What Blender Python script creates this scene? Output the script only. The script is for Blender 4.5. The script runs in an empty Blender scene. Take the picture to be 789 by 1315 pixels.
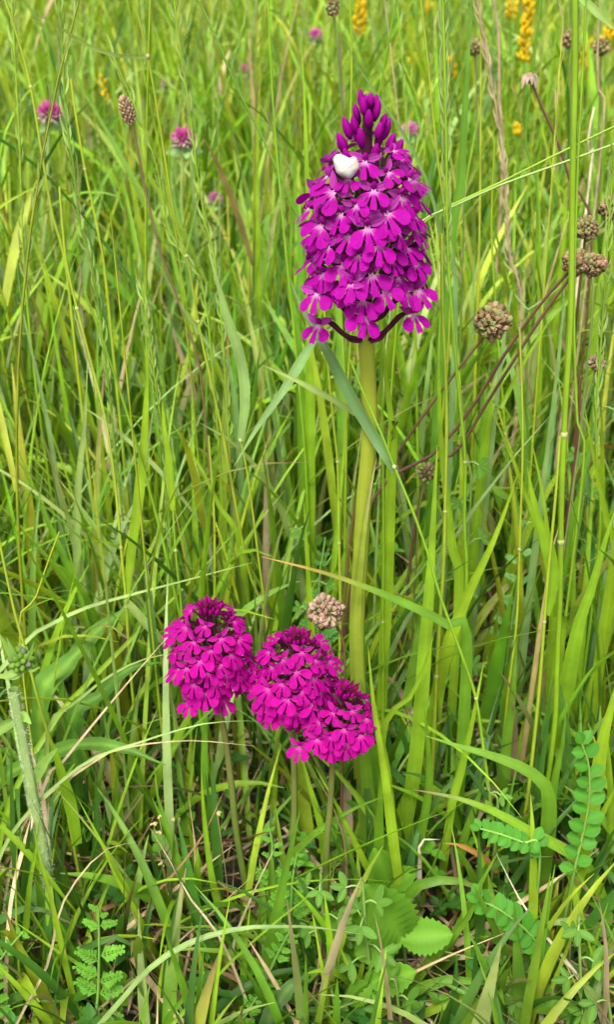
import bpy, math, random
import numpy as np
from mathutils import Vector, Matrix

# ------------------------------------------------------------------ camera, sky, sun, exposure
PITCH = math.radians(30.0)
CAMZ = 0.41
FPX = 1477.0                      # focal length in photo pixels (789 x 1315)
sc = bpy.context.scene
cam = bpy.data.cameras.new("camera")
camo = bpy.data.objects.new("camera", cam)
sc.collection.objects.link(camo)
camo.location = (0, 0, CAMZ)
camo.rotation_euler = (math.radians(90) - PITCH, 0, 0)
cam.sensor_fit = 'VERTICAL'
cam.sensor_height = 24.0
cam.lens = 12.0 / (657.5 / FPX)
cam.clip_start = 0.01
cam.clip_end = 1000
cam.dof.use_dof = True
cam.dof.focus_distance = 0.40
cam.dof.aperture_fstop = cam.lens / 1.9
sc.camera = camo

world = bpy.data.worlds.new("World")
sc.world = world
world.use_nodes = True
wn = world.node_tree
bg = wn.nodes["Background"]
sky = wn.nodes.new("ShaderNodeTexSky")
sky.sky_type = 'NISHITA'
sky.sun_disc = False
SUN_EL, SUN_AZ = math.radians(58), math.radians(200)
sky.sun_elevation = SUN_EL
sky.sun_rotation = SUN_AZ
sky.air_density = 1.0
sky.dust_density = 4.0
sky.ozone_density = 1.0
hsv = wn.nodes.new("ShaderNodeHueSaturation")      # bright overcast: the blue is mostly gone
hsv.inputs['Saturation'].default_value = 0.25
wn.links.new(sky.outputs[0], hsv.inputs['Color'])
wn.links.new(hsv.outputs[0], bg.inputs[0])
bg.inputs[1].default_value = 0.15

sun = bpy.data.lights.new("sun", 'SUN')
suno = bpy.data.objects.new("sun", sun)
sc.collection.objects.link(suno)
sun.energy = 1.5
sun.angle = math.radians(14)
sun.color = (1.0, 0.96, 0.88)
sd = Vector((math.sin(SUN_AZ) * math.cos(SUN_EL), math.cos(SUN_AZ) * math.cos(SUN_EL), math.sin(SUN_EL)))
suno.rotation_euler = (-sd).to_track_quat('-Z', 'Y').to_euler()
suno.location = (0, 0, 5)

sc.view_settings.view_transform = 'Standard'
sc.view_settings.look = 'None'
sc.view_settings.gamma = 1.0
sc.view_settings.use_curve_mapping = False
sc.view_settings.exposure = 1.62
sc.render.engine = 'CYCLES'
sc.cycles.use_denoising = True
sc.cycles.max_bounces = 7
sc.cycles.diffuse_bounces = 3
sc.cycles.glossy_bounces = 2
sc.cycles.transmission_bounces = 4
sc.cycles.transparent_max_bounces = 4
sc.cycles.caustics_reflective = False
sc.cycles.caustics_refractive = False

R = random.Random(11)
NR = np.random.default_rng(5)
COL = sc.collection

# ------------------------------------------------------------------ helpers
SP, CP = math.sin(PITCH), math.cos(PITCH)


def at(px, py, Y):
    """world point seen at a photo pixel, at horizontal distance Y; also metres per pixel there"""
    u = (px - 394.5) / FPX
    v = (657.5 - py) / FPX
    t = Y / (CP + v * SP)
    return Vector((u * t, Y, CAMZ + t * (v * CP - SP))), t / FPX


def ground_Y(py):
    v = (657.5 - py) / FPX
    dz = v * CP - SP
    return 99.0 if dz > -0.02 else -CAMZ / dz * (CP + v * SP)


def project(P):
    d = P - np.array([0, 0, CAMZ])
    f = d[..., 1] * CP - d[..., 2] * SP
    up = d[..., 1] * SP + d[..., 2] * CP
    f = np.maximum(f, 1e-3)
    return 394.5 + FPX * d[..., 0] / f, 657.5 - FPX * up / f


def tag(o, label=None, cat=None, group=None, kind=None):
    if label: o['label'] = label
    if cat: o['category'] = cat
    if group: o['group'] = group
    if kind: o['kind'] = kind
    return o


def empty(name, loc, label=None, cat=None, group=None):
    o = bpy.data.objects.new(name, None)
    COL.objects.link(o)
    o.location = loc
    o.empty_display_size = 0.01
    return tag(o, label, cat, group)


def mesh_np(name, V, F, C, UV, mat, smooth=True):
    """F: (n,k) int array of equal-sized faces"""
    V = np.asarray(V, float); F = np.asarray(F, int)
    me = bpy.data.meshes.new(name)
    n, k = F.shape
    me.vertices.add(len(V)); me.vertices.foreach_set("co", V.ravel())
    me.loops.add(n * k); me.loops.foreach_set("vertex_index", F.ravel())
    me.polygons.add(n)
    me.polygons.foreach_set("loop_start", np.arange(0, n * k, k))
    me.polygons.foreach_set("use_smooth", np.full(n, smooth))
    me.update(calc_edges=True)
    if C is not None:
        C = np.asarray(C, float)
        if C.ndim == 1: C = np.tile(C, (len(V), 1))
        a = me.attributes.new("tint", 'FLOAT_COLOR', 'POINT')
        a.data.foreach_set("color", np.c_[C[:, :3], np.ones(len(V))].ravel())
    if UV is not None:
        uvl = me.uv_layers.new(name="UVMap")
        uvl.data.foreach_set("uv", np.asarray(UV, float)[F.ravel()].ravel())
    me.materials.append(mat)
    me.validate()
    return me


def add(name, me, parent=None, loc=None, mw=None):
    o = bpy.data.objects.new(name, me)
    COL.objects.link(o)
    if parent is not None: o.parent = parent
    if loc is not None: o.location = loc
    if mw is not None: o.matrix_basis = mw
    return o


class MB:
    """collects pieces of one mesh"""
    def __init__(self): self.V, self.F, self.C, self.U = [], [], [], []

    def grid(self, P, col, closed=False, uv=None):
        """P: (rows, cols, 3)"""
        P = np.asarray(P, float); r, c = P.shape[:2]
        b = sum(len(v) for v in self.V)
        self.V.append(P.reshape(-1, 3))
        col = np.asarray(col, float)
        if col.ndim == 1: col = np.tile(col, (r * c, 1))
        elif col.ndim == 2 and len(col) == r: col = np.repeat(col, c, axis=0)
        self.C.append(col.reshape(-1, 3))
        if uv is None:
            U = np.stack(np.meshgrid(np.linspace(0, 1, c), np.linspace(0, 1, r)), -1)
        else: U = uv
        self.U.append(np.asarray(U).reshape(-1, 2))
        i, j = np.meshgrid(np.arange(r - 1), np.arange(c if closed else c - 1), indexing='ij')
        j2 = (j + 1) % c
        q = np.stack([i * c + j, i * c + j2, (i + 1) * c + j2, (i + 1) * c + j], -1).reshape(-1, 4) + b
        self.F.append(q)
        return self

    def mesh(self, name, mat, off=None):
        V = np.concatenate(self.V)
        if off is not None: V = V - np.array(off)
        return mesh_np(name, V, np.concatenate(self.F), np.concatenate(self.C), np.concatenate(self.U), mat)


def spline(pts, n):
    """centripetal-ish Catmull-Rom through points (k,d), resampled evenly to n+1"""
    P = np.asarray(pts, float)
    if len(P) == 2:
        s = np.linspace(0, 1, n + 1)[:, None]
        return P[0] * (1 - s) + P[1] * s
    E = np.vstack([2 * P[0] - P[1], P, 2 * P[-1] - P[-2]])
    out = []
    for i in range(1, len(E) - 2):
        p0, p1, p2, p3 = E[i - 1], E[i], E[i + 1], E[i + 2]
        t = np.linspace(0, 1, 12, endpoint=False)[:, None]
        out.append(.5 * ((2 * p1) + (-p0 + p2) * t + (2 * p0 - 5 * p1 + 4 * p2 - p3) * t * t + (-p0 + 3 * p1 - 3 * p2 + p3) * t ** 3))
    out = np.vstack(out + [P[-1:]])
    d = np.r_[0, np.cumsum(np.linalg.norm(np.diff(out[:, :3], axis=0), axis=1))]
    s = np.linspace(0, d[-1], n + 1)
    return np.stack([np.interp(s, d, out[:, k]) for k in range(out.shape[1])], -1)


def unit(a): return a / np.maximum(np.linalg.norm(a, axis=-1, keepdims=True), 1e-9)


def frames(C, ref):
    T = np.gradient(C, axis=0); T = unit(T)
    N = ref - (ref * T).sum(-1, keepdims=True) * T
    N = unit(N)
    return T, N, np.cross(T, N)


def tube(mb, C, rad, col, sides=6, ref=(0.3, -1, 0.2)):
    C = np.asarray(C, float)
    T, N, B = frames(C, np.tile(np.asarray(ref, float), (len(C), 1)))
    a = np.linspace(0, 2 * math.pi, sides, endpoint=False)
    rad = np.broadcast_to(np.asarray(rad, float), (len(C),))
    P = C[:, None] + rad[:, None, None] * (np.cos(a)[None, :, None] * N[:, None] + np.sin(a)[None, :, None] * B[:, None])
    d = np.r_[0, np.cumsum(np.linalg.norm(np.diff(C, axis=0), axis=1))]
    U = np.stack(np.broadcast_arrays(np.linspace(0, 1, sides)[None, :], d[:, None]), -1)
    mb.grid(P, col, closed=True, uv=U)
    return mb


def ellip(mb, c, axis, r, ln, col, seg=7, rings=6, point=0.0, col2=None):
    """ovoid of half-length ln along axis, radius r; point > 0 draws the end out"""
    axis = Vector(axis).normalized()
    q = Vector((0, 0, 1)).rotation_difference(axis).to_matrix()
    th = np.linspace(0.02, math.pi - 0.02, rings)
    a = np.linspace(0, 2 * math.pi, seg, endpoint=False)
    zz = -np.cos(th) * ln
    rr = np.sin(th) * r
    if point: rr = rr * (1 - point * np.clip(zz / ln, 0, 1))
    P = np.stack([rr[:, None] * np.cos(a), rr[:, None] * np.sin(a), np.broadcast_to(zz[:, None], (rings, seg))], -1)
    P = P @ np.array(q).T + np.array(c)
    if col2 is not None:
        f = np.linspace(0, 1, rings)[:, None]
        col = np.asarray(col) * (1 - f) + np.asarray(col2) * f
    mb.grid(P, col, closed=True)
    return mb


# ------------------------------------------------------------------ materials
def leaf_mat(name, trans=0.36, rough=0.42, veins=26.0, spec=0.35, tint_t=(1.15, 1.12, 0.45), noise=70.0, var=0.28, objvar=0.0):
    m = bpy.data.materials.new(name); m.use_nodes = True
    nt = m.node_tree; N = nt.nodes; L = nt.links
    p = N["Principled BSDF"]; out = N["Material Output"]
    at_ = N.new("ShaderNodeAttribute"); at_.attribute_name = "tint"
    tc = N.new("ShaderNodeTexCoord")
    ns = N.new("ShaderNodeTexNoise"); ns.inputs['Scale'].default_value = noise; ns.inputs['Detail'].default_value = 3
    L.new(tc.outputs['Object'], ns.inputs['Vector'])
    sep = N.new("ShaderNodeSeparateXYZ"); L.new(tc.outputs['UV'], sep.inputs[0])
    mul = N.new("ShaderNodeMath"); mul.operation = 'MULTIPLY'; mul.inputs[1].default_value = veins * 2 * math.pi / 2
    L.new(sep.outputs[0], mul.inputs[0])
    sn = N.new("ShaderNodeMath"); sn.operation = 'SINE'; L.new(mul.outputs[0], sn.inputs[0])
    mr = N.new("ShaderNodeMapRange"); mr.inputs[1].default_value = 0.25; mr.inputs[2].default_value = 0.75
    mr.inputs[3].default_value = 1 - var; mr.inputs[4].default_value = 1 + var
    L.new(ns.outputs[0], mr.inputs[0])
    ma = N.new("ShaderNodeMath"); ma.operation = 'MULTIPLY_ADD'; ma.inputs[1].default_value = 0.07
    L.new(sn.outputs[0], ma.inputs[0]); L.new(mr.outputs[0], ma.inputs[2])
    val = ma.outputs[0]
    if objvar:
        oi = N.new("ShaderNodeObjectInfo")
        m2 = N.new("ShaderNodeMapRange"); m2.inputs[3].default_value = 1 - objvar; m2.inputs[4].default_value = 1 + objvar
        L.new(oi.outputs['Random'], m2.inputs[0])
        m3 = N.new("ShaderNodeMath"); m3.operation = 'MULTIPLY'
        L.new(val, m3.inputs[0]); L.new(m2.outputs[0], m3.inputs[1]); val = m3.outputs[0]
    vm = N.new("ShaderNodeVectorMath"); vm.operation = 'SCALE'
    L.new(at_.outputs['Color'], vm.inputs[0]); L.new(val, vm.inputs['Scale'])
    L.new(vm.outputs[0], p.inputs['Base Color'])
    p.inputs['Roughness'].default_value = rough
    p.inputs['Specular IOR Level'].default_value = spec
    bp = N.new("ShaderNodeBump"); bp.inputs['Strength'].default_value = 0.25; bp.inputs['Distance'].default_value = 0.0004
    L.new(sn.outputs[0], bp.inputs['Height']); L.new(bp.outputs[0], p.inputs['Normal'])
    tr = N.new("ShaderNodeBsdfTranslucent")
    vt = N.new("ShaderNodeVectorMath"); vt.operation = 'MULTIPLY'; vt.inputs[1].default_value = tint_t
    L.new(vm.outputs[0], vt.inputs[0]); L.new(vt.outputs[0], tr.inputs['Color'])
    mx = N.new("ShaderNodeMixShader"); mx.inputs[0].default_value = trans
    L.new(p.outputs[0], mx.inputs[1]); L.new(tr.outputs[0], mx.inputs[2]); L.new(mx.outputs[0], out.inputs[0])
    return m


M_GRASS = leaf_mat("grass_leaf")
M_STEM = leaf_mat("grass_stem", trans=0.15, veins=6, var=0.18)
M_STRAW = leaf_mat("dry_straw", trans=0.12, rough=0.7, spec=0.15, tint_t=(1, .9, .7), noise=120, var=0.35)
M_HERB = leaf_mat("herb_leaf", trans=0.3, rough=0.62, spec=0.18, veins=2, noise=140, var=0.2, objvar=0.12)
M_PETAL = leaf_mat("orchid_petal", trans=0.32, rough=0.7, veins=5, spec=0.08, tint_t=(1.15, 1.0, 1.05), noise=350, var=0.22, objvar=0.10)
M_MATTE = leaf_mat("dry_flower", trans=0.08, rough=0.8, veins=3, spec=0.1, tint_t=(1, 1, 1), noise=260, var=0.3)
M_YELLOW = leaf_mat("yellow_petal", trans=0.4, rough=0.5, veins=2, spec=0.2, tint_t=(1.1, 1, .6), noise=200, var=0.15)
M_SPIDER = leaf_mat("waxy_white", trans=0.12, rough=0.4, veins=0, spec=0.4, tint_t=(1, 1, .95), noise=300, var=0.05)


def soil_mat():
    m = bpy.data.materials.new("soil"); m.use_nodes = True
    N = m.node_tree.nodes; L = m.node_tree.links; p = N["Principled BSDF"]
    tc = N.new("ShaderNodeTexCoord")
    n1 = N.new("ShaderNodeTexNoise"); n1.inputs['Scale'].default_value = 30; n1.inputs['Detail'].default_value = 8
    n2 = N.new("ShaderNodeTexNoise"); n2.inputs['Scale'].default_value = 260; n2.inputs['Detail'].default_value = 4
    L.new(tc.outputs['Object'], n1.inputs[0]); L.new(tc.outputs['Object'], n2.inputs[0])
    r = N.new("ShaderNodeValToRGB")
    r.color_ramp.elements[0].position = .3; r.color_ramp.elements[0].color = (.018, .012, .008, 1)
    r.color_ramp.elements[1].position = .75; r.color_ramp.elements[1].color = (.09, .06, .03, 1)
    e = r.color_ramp.elements.new(.55); e.color = (.035, .035, .012, 1)
    L.new(n1.outputs[0], r.inputs[0]); L.new(r.outputs[0], p.inputs['Base Color'])
    b = N.new("ShaderNodeBump"); b.inputs['Strength'].default_value = .8; b.inputs['Distance'].default_value = .004
    L.new(n2.outputs[0], b.inputs['Height']); L.new(b.outputs[0], p.inputs['Normal'])
    p.inputs['Roughness'].default_value = .95
    return m


M_SOIL = soil_mat()

# colours (linear reflectance)
YEL = (.27, .34, .022)       # yellow-green culms
FRE = (.190, .325, .015)     # fresh bright blade
MID = (.108, .232, .015)     # mid green
DRK = (.046, .130, .014)     # dark green
BLU = (.165, .275, .085)     # pale bluish green
PAL = (.25, .345, .09)       # pale green
STR = (.33, .26, .14)        # straw
TAN = (.20, .125, .06)
BRN = (.085, .045, .022)
RED = (.12, .05, .03)        # reddish brown dry stem
COLS = dict(YEL=YEL, FRE=FRE, MID=MID, DRK=DRK, BLU=BLU, PAL=PAL, STR=STR, TAN=TAN, BRN=BRN, RED=RED)


def jit(c, a=.12):
    k = 1 + R.uniform(-a, a)
    return np.array([c[0] * k * (1 + R.uniform(-a, a)), c[1] * k, c[2] * k * (1 + R.uniform(-a, a))])


# ------------------------------------------------------------------ ground
def make_ground():
    xs = np.unique(np.r_[-300, -80, -20, np.linspace(-3, 3, 61), 20, 80, 300])
    ys = np.unique(np.r_[-300, -80, -20, -3, np.linspace(-1, 5, 81), 8, 20, 80, 300])
    X, Y = np.meshgrid(xs, ys)
    Z = .003 * np.sin(X * 23 + 1) * np.cos(Y * 19) + .002 * np.sin(X * 61 + Y * 47) - .003
    mb = MB(); mb.grid(np.stack([X, Y, Z], -1), (.05, .05, .02))
    tag(add('ground', mb.mesh('ground', M_SOIL)), 'dark soil under the meadow grass and dry thatch', 'ground', kind='structure')


make_ground()


# ------------------------------------------------------------------ random meadow (uncountable grass)
def arc_paths(base, az, L, th0, bend, S, p=1.6, droop=None):
    """(n,S+1,3) centre lines: start at th0 from vertical, add bend*s^p"""
    n = len(base)
    s = np.linspace(0, 1, S + 1)[None]
    th = th0[:, None] + bend[:, None] * s ** p
    ds = (L / S)[:, None]
    thm = .5 * (th[:, 1:] + th[:, :-1])
    h = np.c_[np.zeros(n), np.cumsum(np.sin(thm) * ds, 1)]
    z = np.c_[np.zeros(n), np.cumsum(np.cos(thm) * ds, 1)]
    P = np.stack([base[:, :1] + h * np.cos(az)[:, None], base[:, 1:2] + h * np.sin(az)[:, None], base[:, 2:3] + z], -1)
    return P


# regions kept clear in front of the flowers: (px, py, rx, ry, depth)
CLEAR = [(468, 275, 100, 180, .375), (470, 640, 26, 240, .372), (275, 842, 66, 95, .36), (385, 872, 70, 85, .35), (432, 925, 66, 65, .34),
         (418, 787, 28, 28, .40), (633, 414, 30, 30, .43), (752, 325, 45, 60, .47), (300, 1030, 22, 110, .36), (30, 860, 40, 60, .33),
         (750, 1015, 45, 85, .33), (545, 1205, 45, 45, .32), (130, 1215, 32, 60, .285),
         (64, 150, 18, 30, .85), (236, 182, 18, 26, .85), (277, 256, 13, 18, .98), (406, 46, 12, 16, 1.4), (527, 168, 14, 14, .98), (313, 89, 9, 12, 1.4), (215, 107, 10, 14, 1.3),
         (675, 30, 20, 60, 1.05), (464, 18, 12, 34, 1.4), (780, 50, 16, 28, 1.0), (752, 70, 9, 24, 1.1), (581, 85, 8, 18, 1.3), (133, 112, 10, 20, 1.0), (163, 142, 14, 26, .52),
         (681, 103, 20, 24, .6)]


def keep_mask(P):
    px, py = project(P)
    bad = np.zeros(len(P), bool)
    for cx, cy, rx, ry, d in CLEAR:
        ins = ((px - cx) / rx) ** 2 + ((py - cy) / ry) ** 2 < 1
        bad |= (ins & (P[..., 1] < d + .012)).any(1)
    f = (np.linalg.norm(P - np.array([0, 0, CAMZ]), axis=-1) < .2).any(1)
    return ~(bad | f)


def ribbons(P, az, W, tint, tip=None, fold=.22, twist=None, base_w=.6, taper=.45):
    """blades around centre lines P (n,S+1,3)"""
    n, S1 = P.shape[:2]
    s = np.linspace(0, 1, S1)
    T = unit(np.gradient(P, axis=1))
    side = np.stack([-np.sin(az), np.cos(az), np.zeros(n)], -1)[:, None] * np.ones((1, S1, 1))
    side = unit(side - (side * T).sum(-1, keepdims=True) * T)
    Nn = np.cross(T, side)
    if twist is not None:
        a = twist[:, None] * s[None]
        side, Nn = side * np.cos(a)[..., None] + Nn * np.sin(a)[..., None], Nn * np.cos(a)[..., None] - side * np.sin(a)[..., None]
    prof = (base_w + (1 - base_w) * np.clip(s / .25, 0, 1)) * np.clip((1 - s) / taper, 0.02, 1) ** .75
    w = W[:, None] * prof[None] * .5
    A = P - side * w[..., None] + Nn * (w * fold)[..., None]
    B = P - Nn * (w * fold)[..., None]
    C = P + side * w[..., None] + Nn * (w * fold)[..., None]
    V = np.stack([A, B, C], 2)                      # n,S1,3,3
    if tip is None: tip = tint
    g = (s[None, :, None] ** 3)
    col = tint[:, None] * (1 - g) + tip[:, None] * g
    col = np.repeat(col[:, :, None], 3, 2)
    U = np.stack(np.broadcast_arrays(np.array([0, .5, 1.])[None, None], (s * 1.0)[None, :, None] * np.ones((n, 1, 1))), -1)
    i, j, k = np.meshgrid(np.arange(n), np.arange(S1 - 1), np.arange(2), indexing='ij')
    b = i * S1 * 3 + j * 3 + k
    F = np.stack([b, b + 1, b + 4, b + 3], -1).reshape(-1, 4)
    return V.reshape(-1, 3), F, col.reshape(-1, 3), U.reshape(-1, 2)


def tubes_np(P, rad, tint, sides=4):
    n, S1 = P.shape[:2]
    T = unit(np.gradient(P, axis=1))
    ref = np.array([.3, -1, .1])
    N_ = unit(ref - (T * ref).sum(-1, keepdims=True) * T); B_ = np.cross(T, N_)
    a = np.linspace(0, 2 * math.pi, sides, endpoint=False)
    r = rad[:, None] * np.linspace(1, .35, S1)[None]
    V = P[:, :, None] + r[:, :, None, None] * (np.cos(a)[None, None, :, None] * N_[:, :, None] + np.sin(a)[None, None, :, None] * B_[:, :, None])
    i, j, k = np.meshgrid(np.arange(n), np.arange(S1 - 1), np.arange(sides), indexing='ij')
    b = i * S1 * sides + j * sides
    k2 = (k + 1) % sides
    F = np.stack([b + k, b + k2, b + sides + k2, b + sides + k], -1).reshape(-1, 4)
    col = np.repeat(np.repeat(tint[:, None, None], S1, 1), sides, 2)
    U = np.zeros((n * S1 * sides, 2))
    return V.reshape(-1, 3), F, col.reshape(-1, 3), U


def merge(parts):
    V, F, C, U = [], [], [], []
    b = 0
    for v, f, c, u in parts:
        V.append(v); F.append(f + b); C.append(c); U.append(u); b += len(v)
    return np.concatenate(V), np.concatenate(F), np.concatenate(C), np.concatenate(U)


def pick_tint(n, weights):
    names = list(weights)
    w = np.array([weights[k] for k in names], float); w /= w.sum()
    idx = NR.choice(len(names), n, p=w)
    c = np.array([COLS[k] for k in names])[idx]
    k = NR.uniform(.8, 1.2, (n, 1))
    return c * k * NR.uniform(.88, 1.12, (n, 3))


def xspan(Y, m=.12): return .30 * Y + m


def bases(n, y0, y1, tufts, spread, m=.12, xr=None):
    Yt = NR.uniform(y0 ** .5, y1 ** .5, tufts) ** 2
    Xt = NR.uniform(-1, 1, tufts) * xspan(Yt, m)
    if xr: Xt = NR.uniform(xr[0], xr[1], tufts)
    k = NR.integers(0, tufts, n)
    X = Xt[k] + NR.normal(0, spread, n); Y = Yt[k] + NR.normal(0, spread, n)
    Y = np.where(Y < y0, y0 + NR.uniform(0, .03, n), Y)
    return np.stack([X, Y, np.full(n, -.004)], -1)


def meadow(name, label, y0, y1, n, hl, S, wmm, tufts, weights, tilt=.22, bend=.9, spread=.02, m=.12, culms=0, cl=(.3, .48), heads=.5, crad=.0009, xr=None):
    parts = []
    b = bases(n, y0, y1, tufts, spread, m, xr)
    az = NR.uniform(0, 2 * math.pi, n)
    L = NR.uniform(hl[0], hl[1], n) * NR.uniform(.75, 1.1, n)
    th0 = np.abs(NR.normal(0, tilt, n)); bd = np.abs(NR.normal(.15, bend, n))
    P = arc_paths(b, az, L, th0, bd, S, 1.8)
    ok = keep_mask(P) & (P[..., 2].min(1) > -.03)
    P, az2, L = P[ok], az[ok], L[ok]
    n = len(P)
    W = NR.uniform(wmm[0], wmm[1], n) * .001 * np.where(NR.random(n) < .22, 1.55, 1)
    t = pick_tint(n, weights)
    tip = np.where(NR.random((n, 1)) < .09, np.array([TAN]), t * np.array([1.1, 1.05, 1]))
    parts.append(ribbons(P, az2, W, t, tip, twist=NR.normal(0, .8, n)))
    if culms:
        b = bases(culms, y0, y1, tufts, spread * 2, m)
        az = NR.uniform(0, 2 * math.pi, culms)
        L = NR.uniform(cl[0], cl[1], culms)
        P = arc_paths(b, az, L, np.abs(NR.normal(0, .10, culms)), np.abs(NR.normal(.05, .22, culms)), S + 3, 2)
        ok = keep_mask(P); P = P[ok]; az = az[ok]; k = len(P)
        t = pick_tint(k, dict(YEL=5, FRE=3, MID=1, STR=.6, PAL=1.5))
        parts.append(tubes_np(P, NR.uniform(.8, 1.35, k) * crad, t))
        # a leaf or two on each culm
        for _ in range(2):
            f = NR.uniform(.25, .7, k); ii = np.minimum((f * (P.shape[1] - 1)).astype(int), P.shape[1] - 1)
            bb = P[np.arange(k), ii]
            az3 = NR.uniform(0, 6.28, k)
            Q = arc_paths(bb, az3, NR.uniform(.05, .15, k), NR.uniform(.1, .6, k), NR.uniform(.1, 1.4, k), S, 1.7)
            ok = keep_mask(Q)
            if ok.any():
                parts.append(ribbons(Q[ok], az3[ok], NR.uniform(wmm[0], wmm[1], ok.sum()) * .001, pick_tint(ok.sum(), weights), base_w=.8, twist=NR.normal(0, 1, ok.sum())))
        # spikelets up the top of some culms
        hs = np.where(NR.random(k) < heads)[0]
        if len(hs):
            K = 18
            T = unit(np.gradient(P[hs], axis=1))
            S1 = P.shape[1]
            f = np.linspace(.70, .995, K)[None] * np.ones((len(hs), 1)) * (S1 - 1)
            i0 = np.minimum(f.astype(int), S1 - 2); fr = (f - i0)[..., None]
            rows = np.arange(len(hs))[:, None]
            bb = P[hs][rows, i0] * (1 - fr) + P[hs][rows, i0 + 1] * fr
            tt = T[rows, i0]
            th = np.arccos(np.clip(tt[..., 2], -1, 1)).ravel() + NR.uniform(.08, .3, len(hs) * K) * np.tile([1, -1], len(hs) * K // 2)
            azs = np.arctan2(tt[..., 1], tt[..., 0]).ravel() + NR.normal(0, .6, len(hs) * K)
            Q = arc_paths(bb.reshape(-1, 3), azs, NR.uniform(.006, .012, len(hs) * K), th, NR.uniform(-.2, .2, len(hs) * K), 2)
            tc_ = np.repeat(pick_tint(len(hs), dict(PAL=4, FRE=2, STR=1.2, TAN=.3)), K, 0)
            parts.append(ribbons(Q, azs + NR.uniform(0, 3, len(azs)), np.full(len(azs), .0014), tc_, base_w=.5, taper=.6))
    V, F, C, U = merge(parts)
    o = add(name, mesh_np(name, V, F, C, U, M_GRASS))
    tag(o, label, 'grass', kind='stuff')
    return o


W_NEAR = dict(FRE=3, MID=5, DRK=4, YEL=1, PAL=.8, STR=.5)
W_MID = dict(FRE=5, MID=4, DRK=1.5, YEL=2, PAL=1.2, BLU=.8, STR=.2)
W_FAR = dict(FRE=6, MID=4, DRK=1, YEL=4, PAL=1.5, STR=.2)
meadow('short_grass', 'short green grass in the dry thatch at the feet of the orchids', .24, .42, 1000, (.03, .12), 9, (1.8, 4.6), 120, W_NEAR, .3, .9, .012, m=.10)
meadow('meadow_grass', 'dense tall green grass close behind the orchids', .41, .62, 900, (.08, .22), 10, (2.2, 5.0), 140, W_MID, .2, .75, .016, culms=26, cl=(.26, .42), heads=.4)
meadow('meadow_grass', 'thick sward of green grass and seeding stems in the middle distance', .60, 1.15, 4300, (.10, .25), 9, (2.4, 6.0), 470, W_MID, .18, .7, .02, culms=135, cl=(.28, .42), heads=.5, m=.30)
meadow('meadow_grass', 'softly blurred green meadow grass further back with clover and yellow flowers', 1.1, 2.6, 12500, (.12, .30), 7, (3.0, 7.5), 1350, W_FAR, .18, .6, .025, culms=550, cl=(.28, .42), heads=.5, m=.65)
meadow('meadow_grass', 'far blurred green grass behind all the flowers', 2.5, 8.0, 26000, (.16, .36), 5, (4.0, 9.0), 3300, W_FAR, .18, .6, .04, culms=1200, cl=(.3, .46), heads=.3, m=1.8, crad=.0015)


meadow('lush_grass', 'lush dark and bright green grass around the vetch leaves', .28, .42, 270, (.04, .12), 9, (2.2, 5.2), 60, dict(FRE=3, MID=5, DRK=5), .22, .7, .010, m=.10, xr=(.005, .16))
meadow('arching_grass', 'long thin grass arching over sideways between the hairy bud stem and the short orchids', .33, .56, 230, (.12, .26), 12, (1.0, 2.8), 45, dict(FRE=5, MID=4, PAL=3), .55, 1.0, .012, xr=(-.24, -.01))


def thatch():
    n = 4200
    Y = NR.uniform(.2 ** .5, 1.1 ** .5, n) ** 2
    b = np.stack([NR.uniform(-1, 1, n) * xspan(Y, .14), Y, NR.uniform(-.002, .022, n)], -1)
    az = NR.uniform(0, 6.283, n)
    P = arc_paths(b, az, NR.uniform(.02, .10, n), NR.uniform(1.2, 1.75, n), NR.normal(0, .35, n), 5, 1)
    side = np.stack([-np.sin(az), np.cos(az)], -1) * (NR.normal(0, .012, n))[:, None]
    P[..., :2] += side[:, None] * (np.linspace(0, 1, 6) ** 2)[None, :, None]
    P[..., 2] = np.maximum(P[..., 2], .0005)
    t = pick_tint(n, dict(STR=4, TAN=4, BRN=3))
    W = NR.uniform(.7, 2.6, n) * .001
    V, F, C, U = ribbons(P, az, W, t, fold=.3, twist=NR.normal(0, 1, n), base_w=.8)
    tag(add('dry_thatch', mesh_np('dry_thatch', V, F, C, U, M_STRAW)), 'matted straw and brown dead grass lying on the soil', 'thatch', kind='stuff')


thatch()


# small-leaved ground cover (nobody could count it)
def ground_cover():
    n = 1700
    Y = NR.uniform(.26 ** .5, 1.0 ** .5, n) ** 2
    b = np.stack([NR.uniform(-1, 1, n) * xspan(Y, .10), Y, NR.uniform(.006, .05, n) * np.clip(.5 + Y, 0, 1.4)], -1)
    keep = NR.random(n) < np.where(b[:, 0] < -.02, .55, 1)
    b = b[keep]; n = len(b)
    parts = []
    az0 = NR.uniform(0, 6.283, n)
    t = pick_tint(n, dict(DRK=3, MID=5))
    size = NR.uniform(.004, .009, n)
    for q in range(3):
        az = az0 + q * 2.1 + NR.normal(0, .2, n)
        P = arc_paths(b, az, size, NR.uniform(.9, 1.5, n), NR.uniform(0, .5, n), 4, 1)
        ok = keep_mask(P)
        parts.append(ribbons(P[ok], az[ok], size[ok] * .65, t[ok] * np.array([.75, .9, 1.0]), fold=.15, base_w=.15, taper=.6))
    V, F, C, U = merge(parts)
    tag(add('ground_cover', mesh_np('ground_cover', V, F, C, U, M_HERB)), 'low carpet of small dark green clover-like leaves between the grass', 'ground cover', kind='stuff')


ground_cover()

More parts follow.
